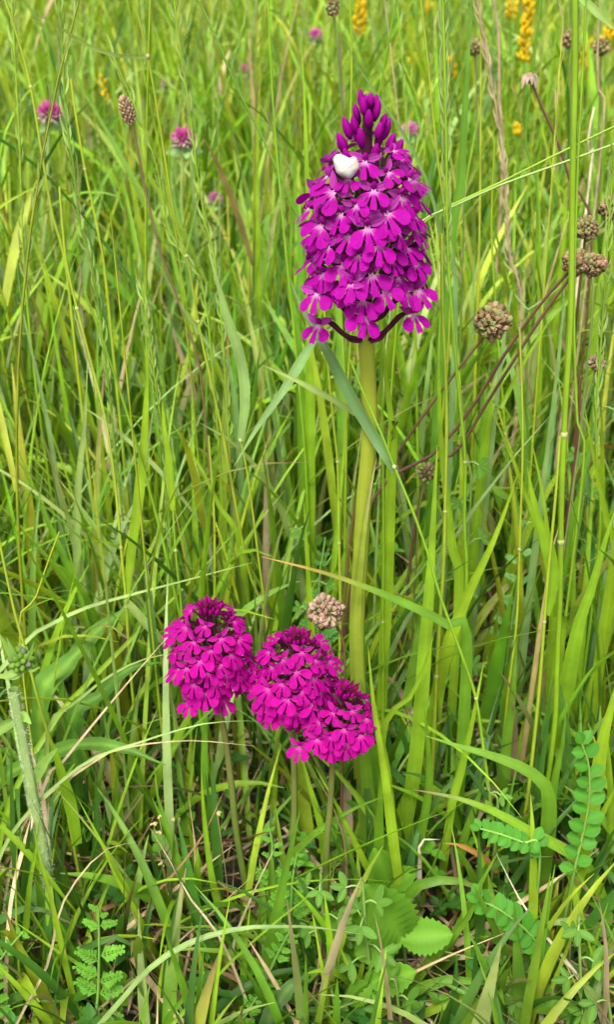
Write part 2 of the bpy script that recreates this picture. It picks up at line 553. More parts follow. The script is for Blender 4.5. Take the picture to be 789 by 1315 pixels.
# ------------------------------------------------------------------ traced grass blades and culms
def path3(pts, Y, root=True):
    """pts bottom -> top in photo pixels, Y = (bottom, top) distances; adds a root in the soil"""
    k = len(pts)
    if not isinstance(Y, (tuple, list)): Y = (Y, Y)
    out, sc_ = [], []
    for i, (x, y) in enumerate(pts):
        f = i / max(1, k - 1)
        yy = min(Y[0] * (1 - f) + Y[1] * f, ground_Y(y) - .003)
        p, s = at(x, y, yy)
        out.append(p); sc_.append(s)
    if root and out[0].z > .012 and (out[1] - out[0]).length > 1e-4 and abs(out[1].z - out[0].z) < .8 * math.hypot(out[1].x - out[0].x, out[1].y - out[0].y):
        d = (out[0] - out[1]); d.z = 0; d.normalize()
        z0 = out[0].z; k_ = min(.03, .25 * z0 + .008)
        a1 = out[0] + d * k_; a1.z = z0 * .72
        a2 = a1 + d * k_ * .5; a2.z = z0 * .3
        a3 = a2 + d * k_ * .2; a3.z = -.004
        out = [a3, a2, a1] + out; sc_ = [sc_[0]] * 3 + sc_
    elif root and out[0].z > .012:
        d = (out[0] - out[1]); d.z = 0
        d = d * min(1.0, out[0].z / max(1e-3, abs((out[0] - out[1]).z))) * .5
        if d.length > .04: d *= .04 / d.length
        out.insert(0, Vector((out[0].x + d.x, out[0].y + d.y + .004, -.004))); sc_.insert(0, sc_[0])
    elif root:
        out[0].z = min(out[0].z, -.003)
    return out, sc_


def autoY(pts):
    return float(np.clip(.86 * ground_Y(max(p[1] for p in pts)), .27, .80))


CAMV = Vector((0, 0, CAMZ))


def blade_mesh(name, P3, width, col, tipcol=None, phi=None, fold=.2, taper=.5, base_w=.7, n=None, twist=None, mat=None, off=None):
    L = sum((P3[i + 1] - P3[i]).length for i in range(len(P3) - 1))
    n = n or int(np.clip(L / .008, 10, 30))
    C = spline([tuple(p) for p in P3], n)
    s = np.linspace(0, 1, n + 1)
    ph = R.uniform(-.5, .5) if phi is None else phi
    tw = R.uniform(-.5, .5) if twist is None else twist
    ref = np.array(CAMV) - C
    T, N, B = frames(C, ref)
    a = (ph + tw * (s - .5))[:, None]
    N2 = N * np.cos(a) + B * np.sin(a); B2 = B * np.cos(a) - N * np.sin(a)
    w = .5 * width / max(.6, math.cos(ph)) * (base_w + (1 - base_w) * np.clip(s / .2, 0, 1)) * np.clip((1 - s) / taper, 0.015, 1) ** .8
    w = w * (1 + .05 * np.sin(s * 17 + R.uniform(0, 6)))
    mb = MB()
    rows = []
    for q in (-1, -.5, 0, .5, 1):
        rows.append(C + B2 * (w * q)[:, None] + N2 * (w * fold * (abs(q) ** 1.3 - .5))[:, None])
    P = np.stack(rows, 1)
    col = np.asarray(col)
    tc = col * np.array([1.08, 1.04, 1.0]) if tipcol is None else np.asarray(tipcol)
    g = (np.clip((s - .8) / .2, 0, 1) ** 1.0 if tipcol is not None else s ** 2)[:, None]
    cc = col * (1 - g) + tc * g
    cc = np.repeat(cc[:, None], 5, 1).copy()
    cc[:, 2] = cc[:, 2] * np.array([1.12, 1.1, 1.25])            # paler midrib
    mb.grid(P, cc.reshape(-1, 3), uv=np.stack(np.broadcast_arrays(np.linspace(0, 1, 5)[None, :], (s * L)[:, None]), -1))
    return mb.mesh(name, mat or M_GRASS, off)


def blade(pts, w, col, label, Y=None, tipcol=None, group=None, name='grass_shoot', root=True, parent=None, **kw):
    """a broad blade, traced bottom -> tip"""
    Y = autoY(pts) if Y is None else Y
    P, s = path3(pts, Y, root and parent is None)
    width = w * s[len(s) // 2]
    c = jit(COLS[col] if isinstance(col, str) else col, .08)
    tc = COLS[tipcol] if isinstance(tipcol, str) else tipcol
    mat = M_STRAW if col in ('STR', 'TAN', 'BRN') else M_GRASS
    if parent is not None:
        return add(name, blade_mesh(name, P, width, c, tc, mat=mat, off=parent.location, **kw), parent)
    o = add(name, blade_mesh(name, P, width, c, tc, mat=mat, off=P[0], **kw), loc=P[0])
    return tag(o, label, 'straw' if mat is M_STRAW else 'grass blade', group)


def seed_head(parent, P3, f0, f1, k0, col, size=.009, wd=.0013, spread=.22):
    k = int(k0 * 1.5)
    C = spline([tuple(p) for p in P3], 120)
    T = unit(np.gradient(C, axis=0))
    fs = np.linspace(f0, f1, k)
    idx = np.clip((fs * 120).astype(int), 0, 120)
    bb = C[idx]; tt = T[idx]
    cv = unit(np.array(CAMV) - bb)
    side = unit(np.cross(tt, cv)) * np.where(np.arange(k) % 2, 1, -1)[:, None]
    side = unit(side + cv * NR.normal(0, .6, k)[:, None])
    d = unit(tt + side * NR.uniform(.4, 1, k)[:, None] * spread)
    ln = size * NR.uniform(.75, 1.2, k)
    s = np.linspace(0, 1, 4)
    P = bb[:, None] + d[:, None] * (ln[:, None] * s[None])[..., None] + side[:, None] * (.0008 * np.sin(s * 3.1))[None, :, None]
    az = NR.uniform(0, 6.28, k)
    t = np.tile(np.array(col), (k, 1)) * NR.uniform(.8, 1.2, (k, 1))
    V, F, Cc, U = ribbons(P, az, np.full(k, wd), t, t * np.array([1.15, 1.05, 1.2]), fold=.5, base_w=.5, taper=.6)
    return add('seed_head', mesh_np('seed_head', V - np.array(parent.location), F, Cc, U, M_STRAW if col[1] < col[0] * 1.05 else M_GRASS), parent)


def culm(pts, w, col, label, Y=None, nodes=(), leaves=(), head=None, group=None, taper=.55, name='grass_culm', headcol=PAL, headsize=.009, mat=None):
    """a round grass stem traced bottom -> top; nodes = pixels; leaves = (pts, w, col)"""
    Y = autoY(pts) if Y is None else Y
    P, s = path3(pts, Y)
    t = empty(name, P[0], label, 'grass stem', group)
    C = spline([tuple(p) for p in P], 40)
    r = .5 * w * s[len(s) // 2] * np.linspace(1, taper, 41)
    c = jit(COLS[col] if isinstance(col, str) else col, .07)
    mb = MB(); tube(mb, C, r, c, 6)
    add('stem', mb.mesh('stem', mat or (M_STRAW if col in ('STR', 'TAN', 'RED', 'BRN') else M_STEM), P[0]), t)
    px, py = project(C)
    T = unit(np.gradient(C, axis=0))
    for (nx, ny) in nodes:
        i = int(np.argmin((px - nx) ** 2 + (py - ny) ** 2))
        m = MB(); ellip(m, C[i], T[i], max(r[i] * 1.3, .0008), max(r[i] * 1.6, .0011), (.42, .40, .22), 8, 6, col2=(.27, .29, .06))
        add('node', m.mesh('node', M_STEM, P[0]), t)
    for lf in leaves:
        lp, lw, lc = lf[:3]
        ly = lf[3] if len(lf) > 3 else Y
        blade(lp, lw, lc, None, ly, parent=t, name='leaf', tipcol=lf[4] if len(lf) > 4 else None)
    if head: seed_head(t, P, head[0], head[1], head[2], headcol, headsize)
    return t


# --- culms
G1 = 'green grass stems rising through the meadow'
culm([(345, 810), (320, 735), (304, 655), (284, 548), (258, 431), (241, 335), (225, 284), (205, 160), (190, 73), (172, 0)], 5, 'YEL',
     'long yellow-green grass stem with a thin wavy leaf standing straight out sideways near its top', (.45, .42), [(241, 338), (190, 73), (258, 408)],
     [([(190, 73), (165, 73), (144, 70), (111, 58), (84, 40), (60, 26), (43, 10)], 5, 'PAL')])
culm([(177, 944), (170, 888), (165, 827), (162, 772), (156, 711), (147, 614), (134, 533), (117, 467), (96, 386), (84, 330), (76, 240)], 5.5, 'YEL',
     'jointed yellow-green grass stem carrying one upright broad leaf from its middle joint', .42, [(162, 772), (156, 711), (96, 387)],
     [([(162, 770), (170, 700), (178, 640), (186, 550), (190, 455)], 13, 'FRE', .43), ([(160, 770), (193, 807), (215, 832), (232, 856)], 11, 'PAL', .42)])
culm([(100, 480), (84, 340), (68, 280), (56, 213), (38, 106), (18, 35), (2, -10)], 6, 'YEL', 'bare straw-yellow grass stem leaning past a pink clover head', .50, [(40, 115)])
culm([(395, 360), (375, 269), (345, 193), (304, 112), (274, 40), (250, -8)], 5, 'MID', 'long thin dark green stem slanting steeply down beside the tall orchid spike', .52)
culm([(285, 420), (263, 284), (253, 218), (243, 142), (231, 61), (223, -6)], 4, 'FRE', 'green grass stem with a long loose seed spike beside a clover head', .50, head=(.45, 1, 34))
culm([(268, 420), (235, 330), (215, 290), (200, 210), (170, 130), (146, 75)], 4, 'FRE', 'leaning grass seed spike whose pointed tip hangs above the brown plantain head', .52, head=(.40, 1, 32))
culm([(130, 420), (104, 299), (94, 213), (84, 152), (81, 76), (76, -6)], 4.5, 'MID', 'grass stem with a branched green seed panicle right beside a pink clover head', .48, head=(.42, 1, 46))
culm([(140, 400), (127, 304), (109, 218), (96, 140), (91, 101)], 6, 'YEL', 'stout yellow-green stem with a dark joint behind the branched seed panicle', .55, [(110, 221)])
culm([(219, 700), (213, 590), (208, 548), (200, 497), (190, 420), (177, 345)], 4, 'FRE', 'grass stem with a fresh green seed spike standing over an upright broad leaf', .44, head=(.42, 1, 40))
culm([(345, 830), (330, 700), (318, 610), (309, 566)], 4.5, 'YEL', 'thin stem opening at its top joint into a grey-green folded leaf', .43, [(309, 566)],
     [([(309, 566), (314, 530), (315, 500), (308, 455), (291, 405), (279, 360), (268, 325)], 14, 'BLU', .43)])
culm([(233, 782), (229, 745), (225, 700), (222, 650)], 5, 'FRE', 'short jointed stem ending in one erect pointed leaf above the rounded orchid head', .42, [(227, 711)],
     [([(222, 655), (217, 590), (211, 550), (208, 515)], 9, 'FRE', .42)])
culm([(277, 800), (276, 740), (275, 660), (268, 560)], 5, 'YEL', 'plain thin green stem rising just behind the rounded short orchid', .43)
# front diagonal culm across the tall orchid's stem
culm([(642, 1160), (636, 1076), (630, 1025), (617, 928), (611, 893), (592, 837), (566, 766), (551, 714), (530, 655), (509, 605), (490, 557), (465, 500), (450, 462)], 6, 'FRE',
     'long jointed green stem crossing diagonally in front of the tall orchid stem', (.345, .352), [(611, 892), (509, 605)],
     [([(509, 605), (499, 590), (476, 552), (448, 504), (418, 446), (398, 413), (380, 378), (372, 355)], 15, (.075, .16, .035), (.350, .398))], taper=.5)
culm([(597, 925), (597, 811), (600, 730), (597, 673), (598, 590), (592, 527), (584, 440), (576, 330), (574, 213), (572, 101), (569, -6)], 6, 'FRE',
     'tall jointed green stem with a slender closed seed spike rising beside the tall orchid', .42, [(597, 811), (598, 591)], head=(.72, 1, 30))
culm([(552, 1040), (556, 984), (561, 872), (566, 791), (570, 730), (572, 664), (574, 527), (569, 400), (568, 300)], 6.5, 'YEL',
     'straight yellow-green stem with one pale joint between broad blades beside the tall orchid', .395, [(572, 664), (562, 870)])
culm([(437, 800), (436, 704), (434, 598), (430, 557), (422, 476), (417, 400)], 5, 'YEL', 'thin green stem with two white joints close against the tall orchid stem', .42, [(434, 598), (436, 704)])
culm([(492, 923), (492, 794), (493, 704), (492, 567), (490, 430)], 5, 'FRE', 'thin straight green stem running parallel to the tall orchid stem', .40, [(492, 794)])
culm([(676, 1040), (683, 984), (693, 888), (700, 796), (704, 745), (714, 640), (720, 560)], 6, 'YEL', 'jointed yellow-green stem behind the oval-leaved vetch leaf', .37, [(700, 796)],
     [([(702, 790), (712, 745), (705, 700), (690, 660), (678, 600)], 14, 'FRE', .375)])
culm([(712, 943), (716, 860), (720, 760), (722, 640), (727, 520), (734, 400), (736, 243), (739, 101), (739, -6)], 9, 'FRE', 'thick tall green stem standing in front of the large burnet seed heads', .385, [(719, 700), (726, 545)], taper=.8)
culm([(748, 620), (742, 540), (738, 400), (742, 240), (748, 110), (754, -6)], 5, 'FRE', 'thin green stem beside the thick stem at the burnet heads', .42)
culm([(640, 1020), (652, 900), (664, 800), (668, 700), (672, 560), (668, 420)], 4.5, 'YEL', 'slim straight stem among the broad blades between the diagonal stem and the vetch', .42, [(668, 700)])
culm([(492, 520), (500, 420), (512, 320), (541, 284), (590, 262), (642, 238), (720, 210), (795, 183)], 4.5, 'PAL', 'thin pale green stem lying almost level behind the tall orchid, lower of a crossing pair', (.46, .44))
culm([(500, 560), (508, 440), (522, 320), (560, 275), (610, 250), (652, 230), (720, 196), (795, 160)], 4.5, 'FRE', 'thin green stem lying almost level behind the tall orchid, upper of a crossing pair', (.48, .45))
culm([(670, 420), (655, 330), (649, 220), (640, 152), (631, 101), (622, 50), (612, -6)], 4, 'STR', 'dry straw-coloured grass stem with a bleached seed panicle', .60, head=(.40, 1, 46), headcol=STR)
culm([(645, 240), (642, 122), (641, 50), (634, -6)], 6, 'STR', 'bleached straw stem standing beside the dry seed panicle', .80)
culm([(772, 200), (769, 119), (768, 76), (771, -6)], 5, 'STR', 'pale straw stem in front of the yellow flower spikes', .62)
culm([(757, 240), (756, 205), (757, 172), (764, 138)], 5, (.6, .52, .36), 'bent bleached straw stem near the large burnet heads', .62, mat=M_STRAW)
culm([(95, 1090), (75, 985), (62, 944), (49, 899), (30, 826), (17, 780), (0, 700), (-12, 640)], 6, 'YEL', 'yellow stem leaning behind the hairy bud stem, its lower end wrapped in a broad leaf', .335, [(31, 826)],
     [([(100, 1085), (91, 1038), (75, 981), (64, 945)], 16, 'FRE', .333)])
culm([(26, 830), (45, 770), (62, 720), (76, 683)], 4, 'YEL', 'short yellow stem crossing the yellow stem behind the hairy bud', .36)
culm([(445, 560), (442, 470), (437, 350), (446, 240), (452, 100), (450, -6)], 5, 'FRE', 'thin green stem passing behind the tall orchid spike', .47)
culm([(560, 620), (575, 470), (578, 330), (562, 200), (548, 60), (540, -6)], 4.5, 'YEL', 'thin yellow-green stem curving away behind the tall orchid', .50)
culm([(690, 300), (676, 190), (684, 100), (697, -6)], 5, 'MID', 'dark green stem beside the drooping withered flower head', .60)
culm([(395, 640), (383, 480), (368, 330), (352, 150), (344, -6)], 4.5, 'FRE', 'straight thin green stem between the seed spikes and the tall orchid', .50)
culm([(66, 640), (44, 480), (30, 330), (24, 170), (14, -6)], 4.5, 'FRE', 'thin leaning green stem with a narrow seed spike beyond the straw-yellow stem', .55, head=(.6, 1, 24))
culm([(660, 700), (650, 560), (640, 430), (632, 300), (636, 180)], 4.5, 'FRE', 'thin green stem running up behind the pinkish burnet head', .50, [(650, 560)])
culm([(770, 700), (766, 560), (774, 420), (780, 330), (789, 200)], 4.5, 'FRE', 'thin stem with a slim seed spike beyond the large burnet heads', .44, head=(.6, 1, 26))

# --- blades
B = blade
B([(565, 875), (592, 786), (632, 700), (652, 648), (665, 610)], 19, 'FRE', 'broad bright green blade slanting up behind the diagonal jointed stem', .40, phi=.2)
B([(515, 1100), (526, 1030), (533, 984), (541, 903), (551, 766), (556, 690), (562, 572)], 19, 'FRE', 'tall broad upright blade standing beside the tall orchid stem', .375, phi=.1)
B([(518, 1195), (513, 1137), (503, 1061), (493, 985), (480, 903), (473, 830)], 13, 'FRE', 'slender bright blade curving up beside the smallest orchid head', .325)
B([(493, 938), (520, 905), (540, 870), (558, 815)], 12, 'FRE', 'short bright blade leaning away from the tall orchid stem', .37)
B([(580, 1040), (592, 994), (607, 928), (622, 850)], 11, 'FRE', 'narrow pointed blade just behind the joint of the diagonal stem', .36)
B([(648, 1040), (650, 964), (658, 903), (665, 815)], 14, 'MID', 'mid-green upright blade between the diagonal stem and the slim straight stem', .385)
B([(706, 1040), (690, 998), (642, 974), (592, 959), (547, 945)], 20, 'MID', 'wide horizontal blade pointing towards the orchid stem, upper of two', .345, phi=.2, taper=.45)
B([(678, 1066), (637, 1043), (592, 1026), (560, 1019), (531, 1014)], 15, 'FRE', 'horizontal blade with a withered brown tip pointing towards the orchid stem, lower of two', .335, tipcol='TAN', phi=.2, taper=.45)
B([(600, 830), (577, 804), (551, 789), (500, 766), (440, 743), (389, 728), (336, 715)], 16, 'MID', 'arching blade with an orange tip crossing in front of the tall orchid stem', (.37, .350), tipcol=(.42, .22, .05), phi=.15, taper=.45)
B([(520, 1165), (530, 1142), (556, 1131), (590, 1131), (615, 1140), (634, 1154)], 19, 'MID', 'folded blade arching over with a yellow-brown tip above the serrated leaf', .315, tipcol='TAN', phi=.4, taper=.5)
B([(760, 1290), (749, 1289), (693, 1292), (642, 1289), (597, 1284)][::-1], 11, 'FRE', 'level bright blade lying low below the three-leaved medick', .288, phi=.3, taper=.6)
B([(575, 1258), (582, 1259), (627, 1261), (655, 1264), (683, 1272)], 14, 'MID', 'low level blade with a brown tip beside the pinnate vetch leaf', .292, tipcol='TAN', phi=.3)
B([(600, 1310), (620, 1282), (640, 1262), (655, 1254)], 10, 'FRE', 'short upright blade crossing the low level blades', .285)
B([(765, 1010), (775, 950), (789, 895), (800, 850)], 24, 'FRE', 'very broad blade behind the oval-leaved vetch leaf', .345, phi=.2)
B([(735, 1150), (744, 1120), (754, 1084), (767, 1059), (795, 1005)], 20, 'FRE', 'broad blade rising beneath the oval-leaved vetch leaf', .325, phi=.2)
B([(712, 1010), (716, 985), (724, 950), (728, 895)], 12, 'MID', 'upright blade close behind the tip of the oval-leaved vetch leaf', .36)
B([(738, 830), (759, 761), (775, 705), (792, 650)], 22, 'FRE', 'broad blade leaning outward above the oval-leaved vetch', .40, phi=.2)
B([(722, 815), (716, 800), (711, 761), (697, 700), (690, 640)], 14, 'FRE', 'upright broad blade beside the thick tall stem', .405)
B([(790, 720), (784, 684), (767, 603), (751, 520)], 16, 'FRE', 'tapering pale-tipped blade standing below the small cream withered flower', .42)
B([(712, 790), (706, 714), (698, 638), (682, 560)], 12, 'FRE', 'pointed upright blade next to the dry brown crossing stems', .44)
B([(715, 800), (706, 730), (693, 684), (665, 603), (630, 522)], 12, 'FRE', 'long thin-tipped blade leaning towards the small burnet bud', .43)
B([(625, 560), (642, 527), (673, 466), (700, 422), (716, 392)], 15, 'FRE', 'broad blade slanting up behind the brown burnet stems', .47, phi=.2)
B([(706, 560), (715, 486), (720, 432), (726, 370)], 16, 'BLU', 'blunt bluish-green blade hanging under the large burnet heads', .46, phi=0, taper=.95, fold=.1)
B([(650, 420), (672, 402), (700, 384), (728, 362)], 10, 'BLU', 'short pale blade reaching towards the large burnet heads', .47)
B([(300, 600), (330, 550), (365, 500), (388, 462), (404, 436)][::-1], 13, 'BLU', 'pale grey-green blade hanging diagonally down from the tall orchid head', (.40, .395), phi=.15, taper=.8, root=False)
B([(465, 537), (440, 520), (418, 508), (380, 488), (338, 469)], 8, 'PAL', 'thin pale blade pointing out from behind the tall orchid stem', .382, root=False)
B([(505, 580), (506, 567), (498, 501), (490, 420), (482, 330)], 16, 'FRE', 'broad upright blade directly behind the tall orchid stem', .40, phi=.1)
B([(590, 760), (582, 704), (568, 580), (564, 476), (566, 400)], 13, 'FRE', 'upright blade behind the straight yellow-green stem beside the tall orchid', .43)
B([(578, 330), (590, 259), (597, 152), (603, 50), (606, -10)], 16, (.10, .22, .02), 'broad dark upright blade standing between the orchid spike and the straw panicle', .50, phi=.1, taper=.3)
B([(585, 420), (566, 304), (556, 254), (536, 203), (506, 152), (470, 101), (440, 46), (424, 6)], 13, 'BLU', 'long grey-green blade curving over behind the tip of the tall orchid spike', (.46, .43), phi=.1, taper=.75)
B([(100, 720), (99, 660), (101, 614), (109, 533), (112, 463)], 14, 'PAL', 'pale yellowish upright blade apart from the jointed stems', .46, phi=.1)
B([(84, 720), (76, 654), (66, 573), (51, 497), (30, 406), (20, 330)], 8, 'BLU', 'long narrow pale blade leaning outward beyond the jointed stem', .50)
B([(300, 500), (274, 452), (238, 401), (203, 338)], 9, 'BLU', 'pale grey-green blade leaning towards the fresh green seed spike', .58)
B([(310, 710), (284, 655), (254, 594), (218, 540)], 10, 'FRE', 'green blade slanting up towards the fresh green seed spike', .47)
B([(330, 290), (330, 203), (335, 76), (338, 30)], 10, 'FRE', 'upright blade between the clover heads and the tall orchid', .70)
B([(398, 330), (395, 243), (390, 101), (384, 30)], 14, 'FRE', 'broad upright blade close along the edge of the tall orchid spike', .50)
B([(385, 470), (372, 380), (376, 260), (380, 180)], 12, 'MID', 'mid-green blade behind the flowers at the edge of the tall orchid spike', .52)
B([(742, -8), (751, 0), (770, 18), (795, 42)], 10, 'PAL', 'pale blade tip bending across above the yellow flower spikes', .42, root=False)
B([(725, 300), (716, 240), (700, 180), (690, 120)], 9, 'FRE', 'blade beside the withered drooping flower, pointing to it', .66)
B([(700, 330), (700, 300), (694, 280), (684, 268)], 10, 'PAL', 'blade curling over at its tip behind the crossing pair of thin stems', .62, taper=.4)
# lower and left sprawl
B([(30, 827), (56, 807), (106, 782), (167, 764), (243, 744), (325, 722)], 6, 'PAL', 'long pale blade lying level above the rounded orchid head', (.40, .42))
B([(70, 925), (110, 880), (157, 832), (203, 787), (259, 731), (314, 668)], 7, 'FRE', 'long thin blade rising at a slant towards the thin stem behind the rounded orchid', (.38, .46))
B([(100, 986), (177, 954), (254, 931), (300, 926), (335, 926)], 5, 'PAL', 'long pale thin blade arching just below the rounded orchid head', (.325, .345))
B([(125, 975), (167, 959), (243, 951), (327, 958)], 4, 'STR', 'thin straw lying level under the rounded orchid head', .338)
B([(60, 1000), (79, 980), (112, 939), (167, 873), (220, 812)], 5, 'STR', 'long straw slanting up to the rounded orchid head', (.33, .37))
B([(60, 950), (100, 900), (150, 862), (200, 842), (240, 840)], 6, 'PAL', 'pale blade bowing up to the side of the rounded orchid head', .36)
B([(400, 1200), (541, 1216), (625, 1235)], 5, 'PAL', 'pale thin blade stretched over the serrated leaves', .298, root=False, taper=.8)
B([(122, 1330), (152, 1289), (193, 1243), (243, 1211), (304, 1193), (355, 1190), (405, 1191), (465, 1200)], 7, (.19, .29, .075), 'long pale blade arching low in front of the orchid stems', (.265, .282), taper=.35)
B([(212, 1325), (250, 1284), (304, 1228), (355, 1183), (400, 1147), (445, 1098)], 6, 'FRE', 'straight green blade crossing the low arching pale blade', (.268, .30), taper=.7)
B([(252, 1205), (245, 1160), (233, 1122), (218, 1071), (203, 1026), (198, 980)], 9, 'MID', 'curving dark blade below the rounded orchid head', .325)
B([(306, 1260), (289, 1198), (271, 1122), (261, 1036), (258, 975)], 9, 'FRE', 'slender upright blade beside the rounded orchid stem', .318)
B([(333, 1290), (335, 1284), (350, 1203), (365, 1127), (386, 1038)], 16, 'MID', 'broad mid-green blade in front of the middle orchid stem', .292, phi=.1)
B([(118, 1130), (119, 1122), (124, 1071), (122, 985)], 12, 'DRK', 'short dark upright blade near the hairy bud stem', .34)
B([(200, 1225), (193, 1213), (167, 1152), (132, 1086), (99, 1024)], 8, 'FRE', 'long thin blade leaning back towards the hairy bud stem', .315)
B([(120, 1255), (84, 1229), (48, 1204), (10, 1178)], 6, 'FRE', 'thin blade lying slantwise over the spotted broad blade', .288)
B([(76, 1322), (61, 1288), (46, 1257), (23, 1214), (5, 1165)], 15, 'YEL', 'broad yellowing blade with pale dry edges beside the ferny leaf', .284, tipcol='TAN')
B([(70, 1325), (33, 1278), (0, 1243), (-20, 1220)], 11, 'FRE', 'bright blade crossing low beneath the yellowing blade', .276)
B([(30, 1235), (32, 1222), (33, 1189), (38, 1133), (46, 1090), (52, 1040)], 8, 'FRE', 'upright bright blade with dark specks near the hairy stem', .308)
B([(103, 1315), (89, 1260), (79, 1217), (66, 1158), (49, 1095), (40, 1050)], 8, 'FRE', 'long upright blade between the hairy stem and the ferny leaf', .282)
B([(200, 1240), (177, 1176), (152, 1133), (130, 1085)], 8, 'FRE', 'leaning blade in the open patch of straw', .312)
B([(38, 1164), (60, 1172), (80, 1181), (105, 1192)], 13, 'DRK', 'short dark level blade with a tan end in the straw', .31, tipcol='TAN')
B([(145, 1204), (170, 1214), (195, 1226)], 13, 'DRK', 'dark short blade lying behind the ferny leaf', .30)
B([(55, 1268), (80, 1274), (120, 1287)], 14, 'DRK', 'wide dark blade lying under the ferny leaf', .287)
B([(0, 1060), (30, 1090), (60, 1125), (98, 1172)], 8, 'FRE', 'thin spotted blade arching down across the hairy stem', .31, root=False)
B([(420, 1120), (412, 1060), (395, 1000), (386, 960)], 12, 'FRE', 'blade rising between the stems of the two touching orchids', .345)
B([(470, 1120), (474, 1050), (468, 960), (462, 905)], 22, 'MID', 'wide sheathing blade at the foot of the tall orchid', .356, phi=.1)
B([(530, 1150), (540, 1080), (552, 1000), (545, 900)], 12, 'MID', 'mid-green upright blade behind the slender bright one', .355)
B([(590, 1130), (596, 1080), (610, 1040), (628, 985)], 11, 'MID', 'blade rising through the two horizontal blades', .36)
B([(500, 1170), (470, 1110), (436, 1040), (405, 985)], 9, 'FRE', 'blade leaning under the smallest orchid head', .335)
B([(565, 1240), (590, 1190), (610, 1150), (640, 1095)], 11, 'MID', 'mid-green blade slanting up past the folded arching blade', .312)
B([(500, 1300), (540, 1250), (600, 1180), (625, 1120)], 13, 'MID', 'wide mid-green blade slanting under the thin pale blade', .296)
B([(485, 1310), (466, 1270), (445, 1235), (430, 1200)], 10, 'FRE', 'bright blade rising among the medick leaves', .285)
# dry straws
G2 = None
B([(330, 1330), (310, 1268), (280, 1200), (245, 1155), (215, 1100), (190, 1060)], 4, 'STR', 'long bleached straw slanting across the open thatch below the orchids', (.275, .31))
B([(385, 1325), (362, 1278), (340, 1240), (318, 1205)], 5, 'STR', 'thick bleached straw with a broken end in front of the broad blade', .275, taper=.2)
B([(300, 1215), (305, 1195), (325, 1148), (345, 1105), (360, 1078)], 3.5, 'STR', 'thin tan straw leaning beside the rounded orchid stem', .305)
B([(775, 1312), (740, 1250), (700, 1200), (670, 1158), (640, 1100)], 5, (.55, .47, .33), 'long whitish straw slanting through the pinnate vetch leaf', (.28, .315))
B([(560, 1225), (610, 1200), (660, 1165), (730, 1120), (770, 1090)], 9, 'STR', 'flat dead straw blade lying behind the pinnate vetch leaf', (.315, .335))
B([(500, 1265), (540, 1245), (590, 1222), (655, 1196)], 4, 'STR', 'pale straw crossing under the serrated leaf', .292)
B([(540, 1100), (535, 1085), (545, 1078), (566, 1078)], 7, (.6, .53, .4), 'curled whitish dead blade at the foot of the broad upright blade', .345)
B([(640, 1120), (620, 1100), (590, 1085), (570, 1083)], 8, (.40, .20, .06), 'orange-brown withered blade hanging near the curled white one', .34, root=False)
B([(445, 1110), (440, 1070), (420, 1020), (398, 985)], 3.5, 'TAN', 'thin reddish-tan straw between the smallest orchid and the blades', .33)
B([(60, 1110), (58, 1050), (50, 1000), (30, 940), (10, 915)], 7, (.52, .38, .27), 'pinkish dead blade leaning on the hairy bud stem', .33)
B([(705, 735), (712, 700), (720, 672), (722, 660)], 7, (.42, .33, .15), 'dry tan blade tip near the thick tall stem', .42)
B([(730, 700), (745, 640), (760, 560), (768, 500)], 10, 'MID', 'mid-green blade under the small cream withered flower', .46)
B([(190, 1165), (225, 1120), (262, 1070), (290, 1010)], 3.5, 'TAN', 'thin tan straw crossing the open patch below the rounded orchid', .32)
B([(15, 1330), (60, 1240), (80, 1160), (130, 1095), (180, 1080)], 3.5, 'STR', 'thin straw curving over the thatch behind the ferny leaf', (.27, .32))

# ------------------------------------------------------------------ orchids
def lobe(mb, outline, center, col_in, col_out, warp):
    """a fan of quads: outline scaled towards the centre in 3 rings"""
    O = np.array(outline, float); c = np.array(center, float)
    rings = []
    cols = []
    for f in (0.02, .5, .82, 1.0):
        uv = c + (O - c) * f
        rings.append(warp(uv))
        cols.append(np.asarray([np.asarray(col_in(p)) if callable(col_in) else col_in for p in uv]))
    mb.grid(np.stack(rings), np.stack(cols).reshape(-1, 3), closed=True)


